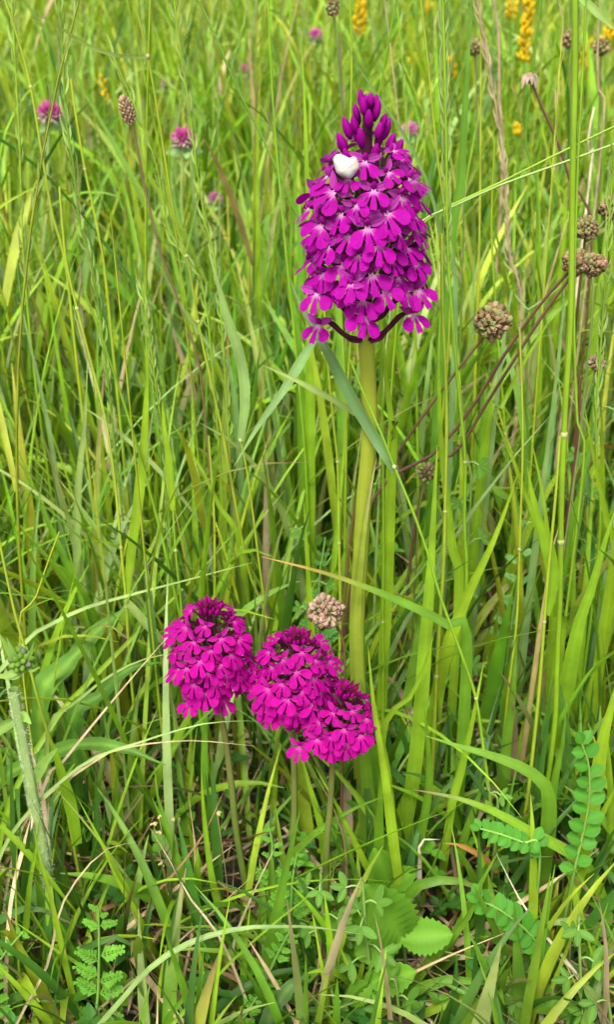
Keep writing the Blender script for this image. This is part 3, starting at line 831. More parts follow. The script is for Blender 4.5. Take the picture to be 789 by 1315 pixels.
def flower_meshes(pref, main, pale, dark, cut=1.0):
    main, pale, dark = map(np.array, (main, pale, dark))
    al = math.radians(32)

    def colf(p):
        d = math.hypot(p[0] * .9, p[1] + .02)
        f = np.clip((.20 - d) / .12, 0, 1)
        return main * (1 - f) + pale * f

    def warp(uv):
        u, v = uv[:, 0], uv[:, 1]
        bul = .10 * np.sin(np.clip(v, 0, 1) * 3.0) - .28 * u * u
        x = math.sin(al) * v + math.cos(al) * bul
        z = -math.cos(al) * v + math.sin(al) * bul
        return np.stack([x, u, z], -1)
    mb = MB()
    right = [(.02, .02), (.10, .08), (.24, .09), (.40, .16), (.50, .30), (.50, .45), (.42, .57), (.30, .60), (.20, .53), (.165, .42), (.10, .27)]
    for s in (1, -1):
        lobe(mb, [(s * x, y) for x, y in right], (s * .26, .32), colf, None, warp)
    if cut < 1: right = right[:9] + [(.12, .46), (.05, .30)]
    mid = [(-.06, .02), (.06, .02), (.062, .25), (.085, .42), (.115, .60), (.09, .71), (.03, .685), (-.03, .685), (-.09, .71), (-.115, .60), (-.085, .42), (-.062, .25)]
    lobe(mb, mid, (0, .42), colf, None, lambda uv: warp(uv) + np.array([.012, 0, 0]))
    # two pale ridges at the throat
    for s in (1, -1):
        ellip(mb, (.05, s * .05, -.03), (.4, s * .15, -.8), .028, .09, pale, 5, 4)
    lip = mb.mesh(pref + '_lip', M_PETAL)
    # side sepal pointing +Y: pointed, cupped
    s = np.linspace(0, 1, 6)
    w = .13 * np.sin(np.clip(s * .9 + .12, 0, 1) * math.pi) ** .8 * np.array([1, 1, 1, 1, .9, .35])
    dr = np.array([.16, .82, .42]); dr /= np.linalg.norm(dr)
    nr = np.array([.85, -.1, .05]); nr -= dr * nr.dot(dr); nr /= np.linalg.norm(nr)
    sd_ = np.cross(dr, nr)
    Cc = np.array([-.02, .04, .05]) + dr * (.52 * s)[:, None] + nr * (-.10 * s * s)[:, None]
    P = np.stack([Cc - sd_ * w[:, None] + nr * (w * .5)[:, None], Cc, Cc + sd_ * w[:, None] + nr * (w * .5)[:, None]], 1)
    sep_c = main * np.array([1.0, 1, 1.05]) * .85 + pale * .10
    m2 = MB().grid(P, sep_c); sepR = m2.mesh(pref + '_sepal', M_PETAL)
    P2 = P.copy(); P2[..., 1] *= -1
    sepL = MB().grid(P2, sep_c).mesh(pref + '_sepal', M_PETAL)
    hood = MB()
    ellip(hood, (.03, 0, .13), (.65, 0, .55), .105, .20, main * .85 + pale * .05, 8, 7, .45, col2=main)
    hm = hood.mesh(pref + '_hood', M_PETAL)
    ov = MB()
    t = np.linspace(0, 1, 8)[:, None]
    C = np.array([0, 0, .04]) * (1 - t) + np.array([-1.0, 0, -.85]) * t + np.array([-.12, 0, .22]) * np.sin(t * math.pi)
    tube(ov, C, np.linspace(.05, .08, 8), np.linspace(0, 1, 8)[:, None] * (np.array(dark) * 0 + np.array([.07, .07, .02])) + (1 - np.linspace(0, 1, 8)[:, None]) * np.array(dark), 6)
    om = ov.mesh(pref + '_ovary', M_PETAL)
    bud = MB()
    ellip(bud, (0, 0, .22), (0, 0, 1), .15, .30, main * .75, 9, 8, .35, col2=main)
    bm = bud.mesh(pref + '_bud', M_PETAL)
    return dict(lip=lip, sepR=sepR, sepL=sepL, hood=hm, ovary=om, bud=bm)


def frame_m(pos, out, up, s, roll=0.0):
    X = Vector(out).normalized(); Z = Vector(up); Z = (Z - X * Z.dot(X)).normalized()
    Yv = Z.cross(X)
    m = Matrix((X, Yv, Z)).transposed().to_4x4()
    m = m @ Matrix.Rotation(roll, 4, 'X') @ Matrix.Scale(s, 4)
    m.translation = pos
    return m


def put_flower(root, K, pos, out, up, s, roll=0.0, ovary=True):
    m = frame_m(Vector(pos) - root.location, out, up, s, roll)
    f = add('flower', K['lip'], root, mw=m)
    I = Matrix.Identity(4)
    add('sepal', K['sepR'], f, mw=Matrix.Rotation(R.uniform(-.2, .2), 4, 'X'))
    add('sepal', K['sepL'], f, mw=Matrix.Rotation(R.uniform(-.2, .2), 4, 'X'))
    add('hood', K['hood'], f, mw=I)
    if ovary: add('ovary', K['ovary'], f, mw=I)
    return f


def put_bud(root, K, pos, axis, s):
    q = Vector((0, 0, 1)).rotation_difference(Vector(axis))
    m = q.to_matrix().to_4x4() @ Matrix.Diagonal((s * R.uniform(.85, 1.05), s * R.uniform(.85, 1.05), s * R.uniform(.9, 1.2), 1))
    m.translation = Vector(pos) - root.location
    add('bud', K['bud'], root, mw=m)


GOLD = math.radians(137.508)


def orchid_head(root, K, A, Bp, prof, ppm, fs, gap_v, gap_h, f_top, nbud, seed, dark, tip_scale=1.0, axis_r=.0022, bud_s=.011, skip=None, jitter=1.0, b_low=0.0):
    """A = bottom, Bp = tip of the spike; prof = [(t, radius in m)]"""
    rr = random.Random(seed)
    ax = (Bp - A); L = ax.length; axn = ax.normalized()
    e1 = axn.cross(Vector((0, 1, 0))).normalized(); e2 = axn.cross(e1)
    ts = [p[0] for p in prof]; rs = [p[1] for p in prof]
    # axis core
    mb = MB(); C = np.array([tuple(A.lerp(Bp, f)) for f in np.linspace(-.03, .97, 14)])
    tube(mb, C, np.linspace(axis_r * 1.25, axis_r * .6, 14), dark, 8)
    add('spike_axis', mb.mesh('spike_axis', M_PETAL, root.location), root)
    t = 0.0; i = 0; ang = rr.uniform(0, 6.28)
    while t < f_top:
        r = float(np.interp(t, ts, rs))
        a = ang + i * GOLD
        rad = e1 * math.cos(a) + e2 * math.sin(a)
        tt = t + rr.uniform(-.006, .006) * jitter
        pos = A.lerp(Bp, tt) + rad * r * rr.uniform(.86, 1.10)
        slope = (float(np.interp(t + .05, ts, rs)) - float(np.interp(t - .05, ts, rs))) / (.1 * L)
        out = rad + axn * float(np.clip(-slope * .6, -.1, .8)) * .8 + Vector((rr.gauss(0, .22), rr.gauss(0, .22), rr.gauss(0, .16)))
        s = fs * rr.uniform(.82, 1.18) * (1.0 if t < f_top - .2 else 1.0 - .25 * (t - f_top + .2) / .2)
        if not (skip and skip(pos)):
            put_flower(root, K, pos, out, axn, s, rr.gauss(0, .32))
        i += 1
        t += gap_v * gap_h / (2 * math.pi * max(r, .004)) / L
    # buds towards the tip
    for k in range(nbud):
        f = k / max(1, nbud - 1)
        tb = f_top - b_low + (1 - f_top - .05 + b_low) * f
        r = float(np.interp(tb, ts, rs))
        a = ang + (i + k) * GOLD
        rad = e1 * math.cos(a) + e2 * math.sin(a)
        d = (axn * 1.6 + rad * (.75 * (1 - f) + .15)).normalized()
        put_bud(root, K, A.lerp(Bp, tb) + rad * r * .72, d, bud_s * rr.uniform(.9, 1.1) * (1.0 - .25 * f) * tip_scale)


def orchid_stem(root, pts, Y, w, col, col2, name='stem'):
    P, s = path3(pts, Y)
    C = spline([tuple(p) for p in P], 40)
    f = np.linspace(0, 1, 41)[:, None]
    mb = MB(); tube(mb, C, .5 * w * s[0] * np.linspace(1.1, .85, 41), np.array(col) * (1 - f) + np.array(col2) * f, 10)
    return add(name, mb.mesh(name, M_STEM, root.location), root)


VIO = (.26, .0006, .195)
HOT = (.285, .0006, .155)
KT = flower_meshes('tall', VIO, (.55, .27, .45), (.055, .010, .028))
KS = flower_meshes('short', HOT, (.44, .07, .28), (.045, .006, .02), cut=.5)

# tall orchid
YT = .372
A, sA = at(468, 424, YT); Bt, _ = at(473, 121, YT)
stem_pts = [(472, 1118), (470, 1050), (465, 950), (460, 870), (459, 800), (463, 720), (468, 640), (475, 560), (474, 500), (470, 432), (469, 362)]
base = at(472, 1118, .36)[0]
tall = empty('orchid', (base.x, YT - .004, 0), 'tall magenta orchid with a long pyramid-shaped spike and a white spider near its tip', 'orchid', 'magenta orchids')
orchid_stem(tall, stem_pts, (.366, YT), 18, (.13, .20, .02), (.235, .27, .02))
# clasping stem leaves
tall_leaf = [(459, 1000), (457, 900), (456, 800), (463, 720), (472, 650), (484, 588)]
blade(tall_leaf, 15, (.23, .30, .03), None, .3655, parent=tall, name='stem_leaf', phi=.25, fold=.5, taper=.5, tipcol='STR')
blade([(474, 1100), (478, 1040), (472, 950), (464, 872)], 24, 'MID', None, .3625, parent=tall, name='stem_leaf', phi=.1, fold=.55, taper=.4)
px = sA
profT = [(-.05, 50 * px), (.05, 60 * px), (.12, 66 * px), (.25, 66 * px), (.40, 64 * px), (.52, 60 * px), (.62, 55 * px), (.70, 47 * px), (.77, 37 * px), (.82, 25 * px), (.88, 17 * px), (.95, 11 * px), (1, 3 * px)]
spP, spS = at(445, 214, YT - .014)


def skip_spider(pos):
    x, y = project(np.array([tuple(pos)]))
    return pos.y < YT - .004 and abs(x[0] - 445) < 15 and abs(y[0] - 207) < 13


orchid_head(tall, KT, A.lerp(Bt, .215), Bt, [(0, 60 * px), (.05, 66 * px), (.15, 67 * px), (.30, 66 * px), (.44, 63 * px), (.55, 57 * px), (.64, 50 * px), (.71, 41 * px), (.78, 30 * px), (.87, 18 * px), (.95, 10 * px), (1, 4 * px)],
            px, .0104, .0060, .0082, .755, 25, 3, (.06, .010, .03), axis_r=.0024, bud_s=.0118, skip=skip_spider, b_low=.085)
# the loose flowers below the pyramid, on dark twisted ovaries
for (fx, fy, dy, side, s_) in [(410, 417, -.006, -.6, .95), (469, 405, -.016, .1, 1.12), (530, 403, -.010, .55, .95), (408, 376, -.012, -.5, 1.05), (536, 372, -.010, .6, 1.0), (452, 362, -.018, -.1, 1.0)]:
    p, _ = at(fx, fy, YT + dy)
    o3 = Vector((side, -1, .15))
    f = put_flower(tall, KT, p, o3, (0, 0, 1), .0108 * s_, R.gauss(0, .15), ovary=False)
    a0 = at(468 + R.uniform(-3, 3), (428 + (fx % 7) * 2) if fy > 390 else 412, YT - .002)[0]
    mb = MB()
    q0, q3 = np.array(a0), np.array(p) + np.array([0, .001, .0005])
    q1 = q0 * .6 + q3 * .4 + np.array([0, -.002, R.uniform(-.0006, .0008)]); q2 = q0 * .25 + q3 * .75 + np.array([0, .001, R.uniform(.0002, .0014)])
    Cv = spline([q0, q1, q2, q3], 14)
    tube(mb, Cv, np.interp(np.linspace(0, 1, 15), [0, .35, .7, 1], [.0006, .0008, .0010, .0005]), (.075, .014, .035), 7)
    me = mb.mesh('ovary', M_PETAL, tall.location)
    add('ovary', me, tall)
    # slim dark bract along it
    Cb = spline([q0, q0 * .7 + q3 * .3 + np.array([0, -.002, -.001]), q0 * .45 + q3 * .55 + np.array([0, -.003, .001])], 8)
    m2 = blade_mesh('bract', [Vector(c) for c in Cb], .0022, (.09, .02, .04), phi=.3, fold=.5, mat=M_PETAL, off=tall.location)
    add('bract', m2, tall)


# short orchids
def short_orchid(label, top, bot, stem, Y, hw, seed, fs, loose, tilt=(0, 0)):
    A, s = at(bot[0], bot[1], Y); Bp, _ = at(top[0], top[1], Y)
    A.x += tilt[0]; A.y += tilt[1]
    P, _ = path3(stem, (Y - .004, Y))
    root = empty('orchid', (P[0].x, P[0].y, 0), label, 'orchid', 'magenta orchids')
    orchid_stem(root, stem, (Y - .004, Y), 8.5, (.12, .21, .025), (.11, .10, .03))
    h = hw * s
    prof = [(-.1, h * .22), (0, h * .32), (.14, h * .62), (.32, h * .84), (.52, h * .82), (.70, h * .70), (.82, h * .54), (.92, h * .34), (1, h * .16), (1.1, 0)]
    orchid_head(root, KS, A, Bp, prof, s, fs, .0056, .0068, .93, 14, seed, (.05, .007, .02), axis_r=.0016, bud_s=.0062)
    # dark crimson bracts and buds in the crown of the head
    ax = (Bp - A).normalized()
    for k in range(9):
        a = k * GOLD
        rad = Vector((math.cos(a), math.sin(a), 0))
        rr = h * .20 * math.sqrt((k + 1) / 9)
        d = (ax + rad * .35).normalized()
        p0 = A.lerp(Bp, .90) + rad * rr
        me = blade_mesh('bract', [p0, p0 + d * .0025, p0 + (d + rad * .15) * .005], .0022, (.12, .006, .045), phi=.3, fold=.5, mat=M_PETAL, off=root.location, n=6)
        add('bract', me, root)
    for (fx, fy, side) in loose:
        p, _ = at(fx, fy, Y - .008)
        put_flower(root, KS, p, (side, -1, .2), (0, 0, 1), fs * 1.0, R.gauss(0, .15), ovary=True)
    return root


short_orchid('short magenta orchid with loose flowers below its rounded head, farthest from the tall stem', (268, 776), (275, 880),
             [(318, 1150), (304, 1071), (297, 1005), (288, 940), (277, 895)], .355, 55, 21, .0090, [(258, 893, -.3), (287, 899, .3), (244, 901, -.5), (308, 868, .5)])
short_orchid('short magenta orchid in the middle of the trio, just below the pinkish round burnet head', (382, 815), (377, 910),
             [(376, 1090), (378, 1051), (378, 1000), (376, 925)], .345, 54, 34, .0090, [(350, 916, -.4), (342, 898, -.5), (372, 912, 0)])
short_orchid('smallest and lowest magenta orchid, its head overlapping the middle orchid of the trio', (445, 886), (431, 950),
             [(420, 1090), (424, 1040), (427, 990), (428, 958)], .332, 47, 55, .0088, [(385, 958, -.4), (426, 958, 0), (458, 948, .3), (408, 948, -.2)])


# white spider among the flowers
def spider():
    """plump white body: a rear with two blunt shoulders narrowing to a point, the greyish head end tucked in"""
    O = np.array([(135, 700), (148, 660), (185, 645), (235, 658), (285, 682), (318, 668), (343, 674), (368, 715), (376, 760), (350, 802), (318, 845), (292, 866), (262, 858), (215, 838), (168, 812), (146, 755)], float)
    O = spline(np.vstack([O, O[:1]]), 40)[:-1]
    c = np.array([255., 757.])
    D = (O - c) / 7.17 * spS
    rings, cols = [], []
    for k in range(13):
        a = math.pi * (k + .012) / 12.024
        f = math.sin(a); dep = -math.cos(a) * 12 * spS
        ring = np.stack([D[:, 0] * f ** .8, np.full(len(D), dep), -D[:, 1] * f ** .8], -1)
        rings.append(ring)
        g = np.clip((D[:, 0] / spS - 8) / 6, 0, 1)[:, None] * np.clip((-D[:, 1] / spS) / 8, 0, 1)[:, None]
        cols.append(np.array([.50, .485, .43]) * (1 - g) + np.array([.36, .29, .24]) * g)
    mb = MB(); mb.grid(np.stack(rings), np.stack(cols).reshape(-1, 3), closed=True)
    o = add('crab_spider', mb.mesh('crab_spider', M_SPIDER), loc=spP)
    tag(o, 'smooth white heart-shaped spider tucked between flowers near the tip of the tall orchid', 'spider')


spider()


# ------------------------------------------------------------------ burnet (round knobbly seed heads)
def fruit_mesh(nm, c1, c2):
    mb = MB()
    a = np.linspace(0, 2 * math.pi, 8, endpoint=False)
    rings = []
    for z, r in [(-.5, .15), (-.25, .45), (.05, .55), (.35, .40), (.5, .22), (.42, .10)]:
        rr = r * (1 + .42 * np.cos(a * 4 + .5))
        rings.append(np.stack([rr * np.cos(a), rr * np.sin(a), np.full(8, z)], -1))
    f = np.linspace(0, 1, 6)[:, None]
    mb.grid(np.stack(rings), np.array(c1) * (1 - f) + np.array(c2) * f, closed=True)
    return mb.mesh(nm, M_MATTE)


FR = [fruit_mesh('fruit', (.12, .21, .04), (.22, .17, .08)), fruit_mesh('fruit', (.15, .23, .05), (.36, .13, .13)), fruit_mesh('fruit', (.16, .14, .05), (.15, .08, .045))]
FP = [fruit_mesh('fruit', (.20, .22, .09), (.40, .22, .20)), fruit_mesh('fruit', (.15, .20, .07), (.30, .15, .13)), fruit_mesh('fruit', (.24, .21, .11), (.36, .17, .15))]


def burnet(label, heads, Y, stems, stem_col, kinds=FR, w=4.5, group='round burnet seed heads', name='burnet'):
    """heads = (px,py,r_px[,squash]); stems traced bottom -> top"""
    P0, _ = path3(stems[0], Y)
    t = empty(name, P0[0], label, 'burnet', group)
    for st in stems:
        P, s = path3(st, Y)
        mb = MB(); C = spline([tuple(p) for p in P], 36)
        tube(mb, C, .5 * w * s[0] * np.linspace(1.1, .75, 37), jit(stem_col, .1), 6)
        add('stem', mb.mesh('stem', M_STEM, P0[0]), t)
    yy = Y[1] if isinstance(Y, (tuple, list)) else Y
    for h in heads:
        c, s = at(h[0], h[1], yy); r = h[2] * s; sq = h[3] if len(h) > 3 else 1
        core = MB(); ellip(core, (0, 0, 0), (0, 0, 1), r * .72, r * .72 * sq, (.12, .10, .03), 10, 8)
        co = add('seed_core', core.mesh('seed_core', M_MATTE), t, loc=c - P0[0])
        n = 95 if h[2] > 14 else 34
        for k in range(n):
            z = 1 - 2 * (k + .5) / n; rho = math.sqrt(1 - z * z); a = k * GOLD + R.uniform(-.2, .2)
            d = Vector((rho * math.cos(a), rho * math.sin(a), z))
            q = Vector((0, 0, 1)).rotation_difference((d + Vector((R.gauss(0, .25), R.gauss(0, .25), R.gauss(0, .25)))).normalized()).to_matrix().to_4x4()
            sz = r * R.uniform(.24, .50) * (1 if n == 95 else 1.5)
            m = q @ Matrix.Rotation(R.uniform(0, 6.28), 4, 'Z') @ Matrix.Diagonal((sz, sz * R.uniform(.6, 1), sz * R.uniform(1.1, 1.7), 1))
            k_ = R.uniform(.80, .92)
            m.translation = Vector((d.x * r * k_, d.y * r * k_, d.z * r * k_ * sq))
            add('fruit', R.choice(kinds), co, mw=m)
    return t


burnet('pinkish-green round burnet head on a brown stem slanting up from behind the tall orchid', [(633, 413, 21)], (.44, .425), [[(455, 660), (506, 588), (556, 517), (600, 460), (624, 430)]], (.13, .09, .035))
burnet('double burnet head of brown-green knobbly fruits, largest of the dry heads, on reddish stems', [(741, 336, 17, .9), (764, 340, 15, .9)], (.46, .43),
       [[(470, 665), (560, 580), (608, 521), (656, 444), (700, 384), (740, 340)], [(540, 640), (589, 578), (624, 521), (656, 470), (697, 406), (742, 345)]], (.14, .06, .04))
burnet('brown burnet head on the dark upright stem, right above the double head', [(754, 293, 15, .9)], .45, [[(742, 560), (738, 460), (744, 380), (753, 300)]], (.12, .05, .03), w=4)
burnet('reddish burnet head on a pale green stalk next to the double head', [(786, 268, 13)], .46, [[(760, 420), (745, 345), (765, 300), (786, 275)]], (.25, .28, .09), w=3.5)
burnet('tiny green burnet bud head low among the stems beside the tall orchid', [(548, 607, 10)], .44, [[(535, 720), (538, 660), (547, 615)]], (.14, .16, .04), w=3)
burnet('pale pinkish burnet head hanging close above the middle short orchid', [(418, 785, 21, .9)], .375, [[(440, 990), (442, 900), (443, 840), (436, 808), (424, 795)]], (.20, .10, .06), kinds=FP, w=4)
burnet('small cream and pink withered head among green blades', [(768, 466, 9)], .45, [[(740, 600), (752, 520), (766, 472)]], (.18, .22, .06), kinds=FP, w=3)
burnet('small pinkish dry head low behind the crossing pair of thin stems', [(578, 313, 7)], .60, [[(582, 480), (580, 400), (578, 318)]], (.18, .16, .06), kinds=FP, w=3)
burnet('brown dry head beside the straw panicle', [(611, 60, 9)], .85, [[(618, 260), (614, 160), (611, 66)]], (.15, .14, .05), w=3)
burnet('brown dry head above the withered drooping flower', [(732, 50, 9)], .85, [[(730, 260), (734, 150), (732, 56)]], (.15, .15, .05), w=3)
burnet('brown dry head just below the thick yellow spike', [(773, 60, 9)], .8, [[(768, 280), (770, 160), (773, 66)]], (.15, .12, .05), w=3)
burnet('dark dry head above the tip of the tall orchid', [(428, 9, 8, 1.3)], .62, [[(450, 300), (440, 140), (429, 14)]], (.12, .16, .04), w=3)


def plantain():
    pts = [(262, 520), (240, 420), (208, 330), (190, 260), (178, 200), (170, 165)]
    P, s = path3(pts, .52)
    t = empty('plantain', P[0], 'brown spindle-shaped plantain head on a thin reddish stalk', 'plantain')
    mb = MB(); C = spline([tuple(p) for p in P], 36); tube(mb, C, .5 * 3.2 * s[0], (.16, .10, .05), 6)
    add('stem', mb.mesh('stem', M_STEM, P[0]), t)
    c, sc_ = at(163, 142, .52); d = Vector((-.25, 0, 1)).normalized()
    core = MB(); ellip(core, c, d, 8 * sc_, 19 * sc_, (.14, .09, .05), 10, 8, .2)
    q = Vector((0, 0, 1)).rotation_difference(d).to_matrix()
    for k in range(90):
        f = (k + .5) / 90; z = -1 + 2 * f; rho = math.sqrt(max(0, 1 - z * z)) * (1 - .15 * max(0, z)); a = k * GOLD
        p = q @ Vector((rho * math.cos(a) * 8 * sc_, rho * math.sin(a) * 8 * sc_, z * 18 * sc_)) + c
        dd = q @ Vector((rho * math.cos(a), rho * math.sin(a), .8))
        ellip(core, p, dd, 1.7 * sc_, 3.2 * sc_, jit((.36, .27, .15) if k % 3 else (.20, .10, .06), .2), 5, 4)
    add('flower_head', core.mesh('flower_head', M_MATTE, P[0]), t)


plantain()


def withered():
    pts = [(760, 330), (735, 240), (720, 190), (700, 145), (684, 106)]
    P, s = path3(pts, .60)
    t = empty('withered_flower', P[0], 'withered flower head with drooping pale bracts on a dark stalk', 'dried flower')
    mb = MB(); C = spline([tuple(p) for p in P], 30); tube(mb, C, .5 * 3.5 * s[0], (.11, .05, .03), 6)
    add('stem', mb.mesh('stem', M_STEM, P[0]), t)
    c, sc_ = at(681, 100, .60)
    h = MB(); ellip(h, c, (0, 0, 1), 6 * sc_, 7 * sc_, (.22, .14, .10), 9, 7); add('flower_head', h.mesh('flower_head', M_MATTE, P[0]), t)
    for k in range(9):
        a = k * .7
        d = Vector((math.cos(a), math.sin(a), 0))
        pp = [c, c + d * 7 * sc_ + Vector((0, 0, 2 * sc_)), c + d * 10 * sc_ + Vector((0, 0, -(6 + 8 * R.random()) * sc_))]
        add('bract', blade_mesh('bract', pp, 5 * sc_, jit((.27, .20, .15), .15), mat=M_MATTE, off=P[0], n=8), t)


withered()


# ------------------------------------------------------------------ clover and yellow flowers in the background
def clover(label, x, y, r, Y, pink, low):
    c, s = at(x, y, Y); r = r * s
    pts = [(x + 4, y + 150), (x - 3, y + 80), (x, y + 8)]
    P, _ = path3(pts, Y)
    t = empty('clover', P[0], label, 'clover', 'pink clover heads')
    mb = MB(); C = spline([tuple(p) for p in P], 20); tube(mb, C, .0011, PAL, 6); add('stem', mb.mesh('stem', M_STEM, P[0]), t)
    h = MB(); ellip(h, c, (0, 0, 1), r * .55, r * .5, (.30, .25, .16), 8, 6)
    n = 70
    for k in range(n):
        z = 1 - 1.55 * (k + .5) / n; rho = math.sqrt(1 - z * z); a = k * GOLD
        d = Vector((rho * math.cos(a), rho * math.sin(a), z))
        cc = np.array(pink) if z > .05 + R.uniform(-.25, .3) else np.array(low)
        ellip(h, c + d * r * R.uniform(.55, .8), d + Vector((R.gauss(0, .25), R.gauss(0, .25), .35 + R.gauss(0, .25))), r * .13, r * R.uniform(.3, .55), cc * R.uniform(.7, 1.0), 5, 4, .3, col2=cc * R.uniform(1.0, 1.25))
    add('flower_head', h.mesh('flower_head', M_PETAL, P[0]), t)
    for k in range(3):
        a = k * 2.1 + R.random()
        d = Vector((math.cos(a), math.sin(a), .1))
        p0 = c + Vector((0, 0, -r * .9))
        add('leaf', blade_mesh('leaf', [p0, p0 + d * r * .8, p0 + d * r * 1.6 + Vector((0, 0, -r * .3))], r * .8, BLU, fold=.15, base_w=.3, taper=.5, mat=M_HERB, off=P[0], n=8), t)


PK, LW = (.48, .07, .26), (.42, .30, .27)
clover('pink clover head on a pale stalk beside the branched seed panicle', 64, 147, 17, .85, PK, LW)
clover('bright pink clover head tilted beside a long seed spike', 236, 180, 17, .85, PK, LW)
clover('small dull mauve clover head low in the grass between seed spike and orchid', 277, 256, 10, 1.0, (.42, .14, .26), (.34, .2, .2))
clover('magenta clover head high up beyond the slanting dark stem', 406, 46, 9, 1.5, (.50, .06, .32), LW)
clover('flat pink clover head just behind the tip of the tall orchid', 527, 168, 11, 1.0, (.48, .16, .32), LW)
clover('tiny pink clover head far back among upright blades', 313, 89, 7, 1.5, (.48, .12, .26), LW)
clover('faded lilac clover head far behind the plantain', 215, 107, 9, 1.4, (.35, .22, .32), LW)


def yellow_spike(label, pts, Y, w, n, sparse=1.0):
    """pts bottom -> top of the flowering part in pixels"""
    full = [(pts[0][0] + 3, pts[0][1] + 130)] + pts
    P, s = path3(full, Y)
    t = empty('yellow_flower', P[0], label, 'yellow flower', 'yellow flower spikes')
    mb = MB(); C = spline([tuple(p) for p in P], 24); tube(mb, C, .0012, MID, 5); add('stem', mb.mesh('stem', M_STEM, P[0]), t)
    Q = spline([tuple(at(x, y, Y)[0]) for x, y in pts], 60)
    h = MB(); sc_ = s[-1]
    for k in range(n):
        f = (k + R.random()) / n
        b = Vector(Q[min(60, int(f * 60))]); a = k * GOLD
        rad = Vector((math.cos(a), math.sin(a), .25)) * w * sc_ * (1 - .35 * f) * R.uniform(.45, 1)
        cc = np.array((.70, .50, .010)) * R.uniform(.8, 1.15)
        for e in range(2):
            ellip(h, b + rad + Vector((R.gauss(0, 1.2), R.gauss(0, 1.2), R.gauss(0, 1.2))) * sc_, rad + Vector((R.gauss(0, .3) * w, 0, w * .9)) * sc_, 1.9 * sc_, 4.4 * sc_, cc, 6, 5, .2)
    add('flower_spike', h.mesh('flower_spike', M_YELLOW, P[0]), t)
    for k in range(10):
        p0 = Vector(C[R.randrange(8, 20)]); a = R.uniform(0, 6.28); d = Vector((math.cos(a), math.sin(a), .5))
        add('leaf', blade_mesh('leaf', [p0, p0 + d * .012, p0 + d * .022], .005, MID, base_w=.3, mat=M_HERB, off=P[0], n=6), t)


yellow_spike('long yellow flower spike, tallest of the yellow flowers', [(673, 76), (676, 40), (681, -8)], 1.15, 8, 56)
yellow_spike('shorter yellow spike touching the tallest one', [(655, 24), (658, 8), (661, -14)], 1.2, 7, 26)
yellow_spike('yellow flower spike alone beyond the tip of the tall orchid', [(462, 44), (463, 20), (464, -10)], 1.5, 9, 34)
yellow_spike('thick yellow spike in front of a brown dry head', [(775, 66), (781, 50), (784, 34)], 1.1, 9, 26)
yellow_spike('thin sparse yellow spike between dry heads', [(750, 84), (752, 70), (757, 52)], 1.2, 4, 14)
yellow_spike('small yellow flower cluster beside the broad dark blade', [(581, 98), (581, 84), (582, 72)], 1.4, 5, 12)
yellow_spike('pair of small yellow flowers in the grass behind the slanting thin leaf', [(134, 127), (134, 112), (131, 98)], 1.1, 5, 8)
yellow_spike('tiny yellow flowers in the grass above the flat pink clover', [(531, 80), (531, 76), (532, 70)], 1.5, 6, 6)
yellow_spike('tiny yellow flowers showing over the grass next to the dark dry head', [(552, 14), (552, 8), (553, 2)], 1.9, 6, 8)
yellow_spike('small yellow flowers low beneath the withered drooping flower', [(664, 172), (664, 168), (665, 160)], 1.0, 4, 6)

# ------------------------------------------------------------------ low herbs
def leaflet_mesh(nm, col, wr=.62, n=7, serr=0.0, fold=.12, cup=.08, mat=None):
    """unit leaflet along +Y from the origin, normal +Z"""
    s = np.linspace(0, 1, n + 1)
    w = .5 * wr * np.sin(np.clip(s * .97 + .03, 0, 1) * math.pi) ** .62
    q = np.array([-1, -.5, 0, .5, 1])
    W = w[:, None] * q[None]
    if serr:
        W[1:-1:2, [0, 4]] *= 1 + serr
        W[2:-1:2, [0, 4]] *= 1 - serr
    P = np.stack([W, np.broadcast_to(s[:, None], W.shape) + (np.abs(q)[None] * serr * .15 if serr else 0), fold * np.abs(W) - cup * s[:, None] ** 2 + (.022 * np.cos(np.arange(n + 1) * math.pi)[:, None] * (np.abs(q)[None] == .5) if serr else 0)], -1)
    c = np.tile(np.array(col, float), (n + 1, 5, 1)); c[:, 2] *= np.array([1.35, 1.2, 1.4])
    if serr: c[::2, [1, 3]] *= .93
    return MB().grid(P, c.reshape(-1, 3)).mesh(nm, mat or M_HERB)


HV = (.045, .17, .011)
LV = leaflet_mesh('leaflet', HV, .74)
LM = leaflet_mesh('leaflet', (.062, .155, .013), .46)
LS = leaflet_mesh('leaflet', (.085, .21, .012), .70, n=19, serr=.085, fold=.42, cup=.22)


def basis(d, nrm, s, pos):
    Yv = Vector(d).normalized(); Z = Vector(nrm); Z = (Z - Yv * Z.dot(Yv)).normalized(); X = Yv.cross(Z)
    m = Matrix((X, Yv, Z)).transposed().to_4x4() @ Matrix.Scale(s, 4)
    m.translation = pos
    return m


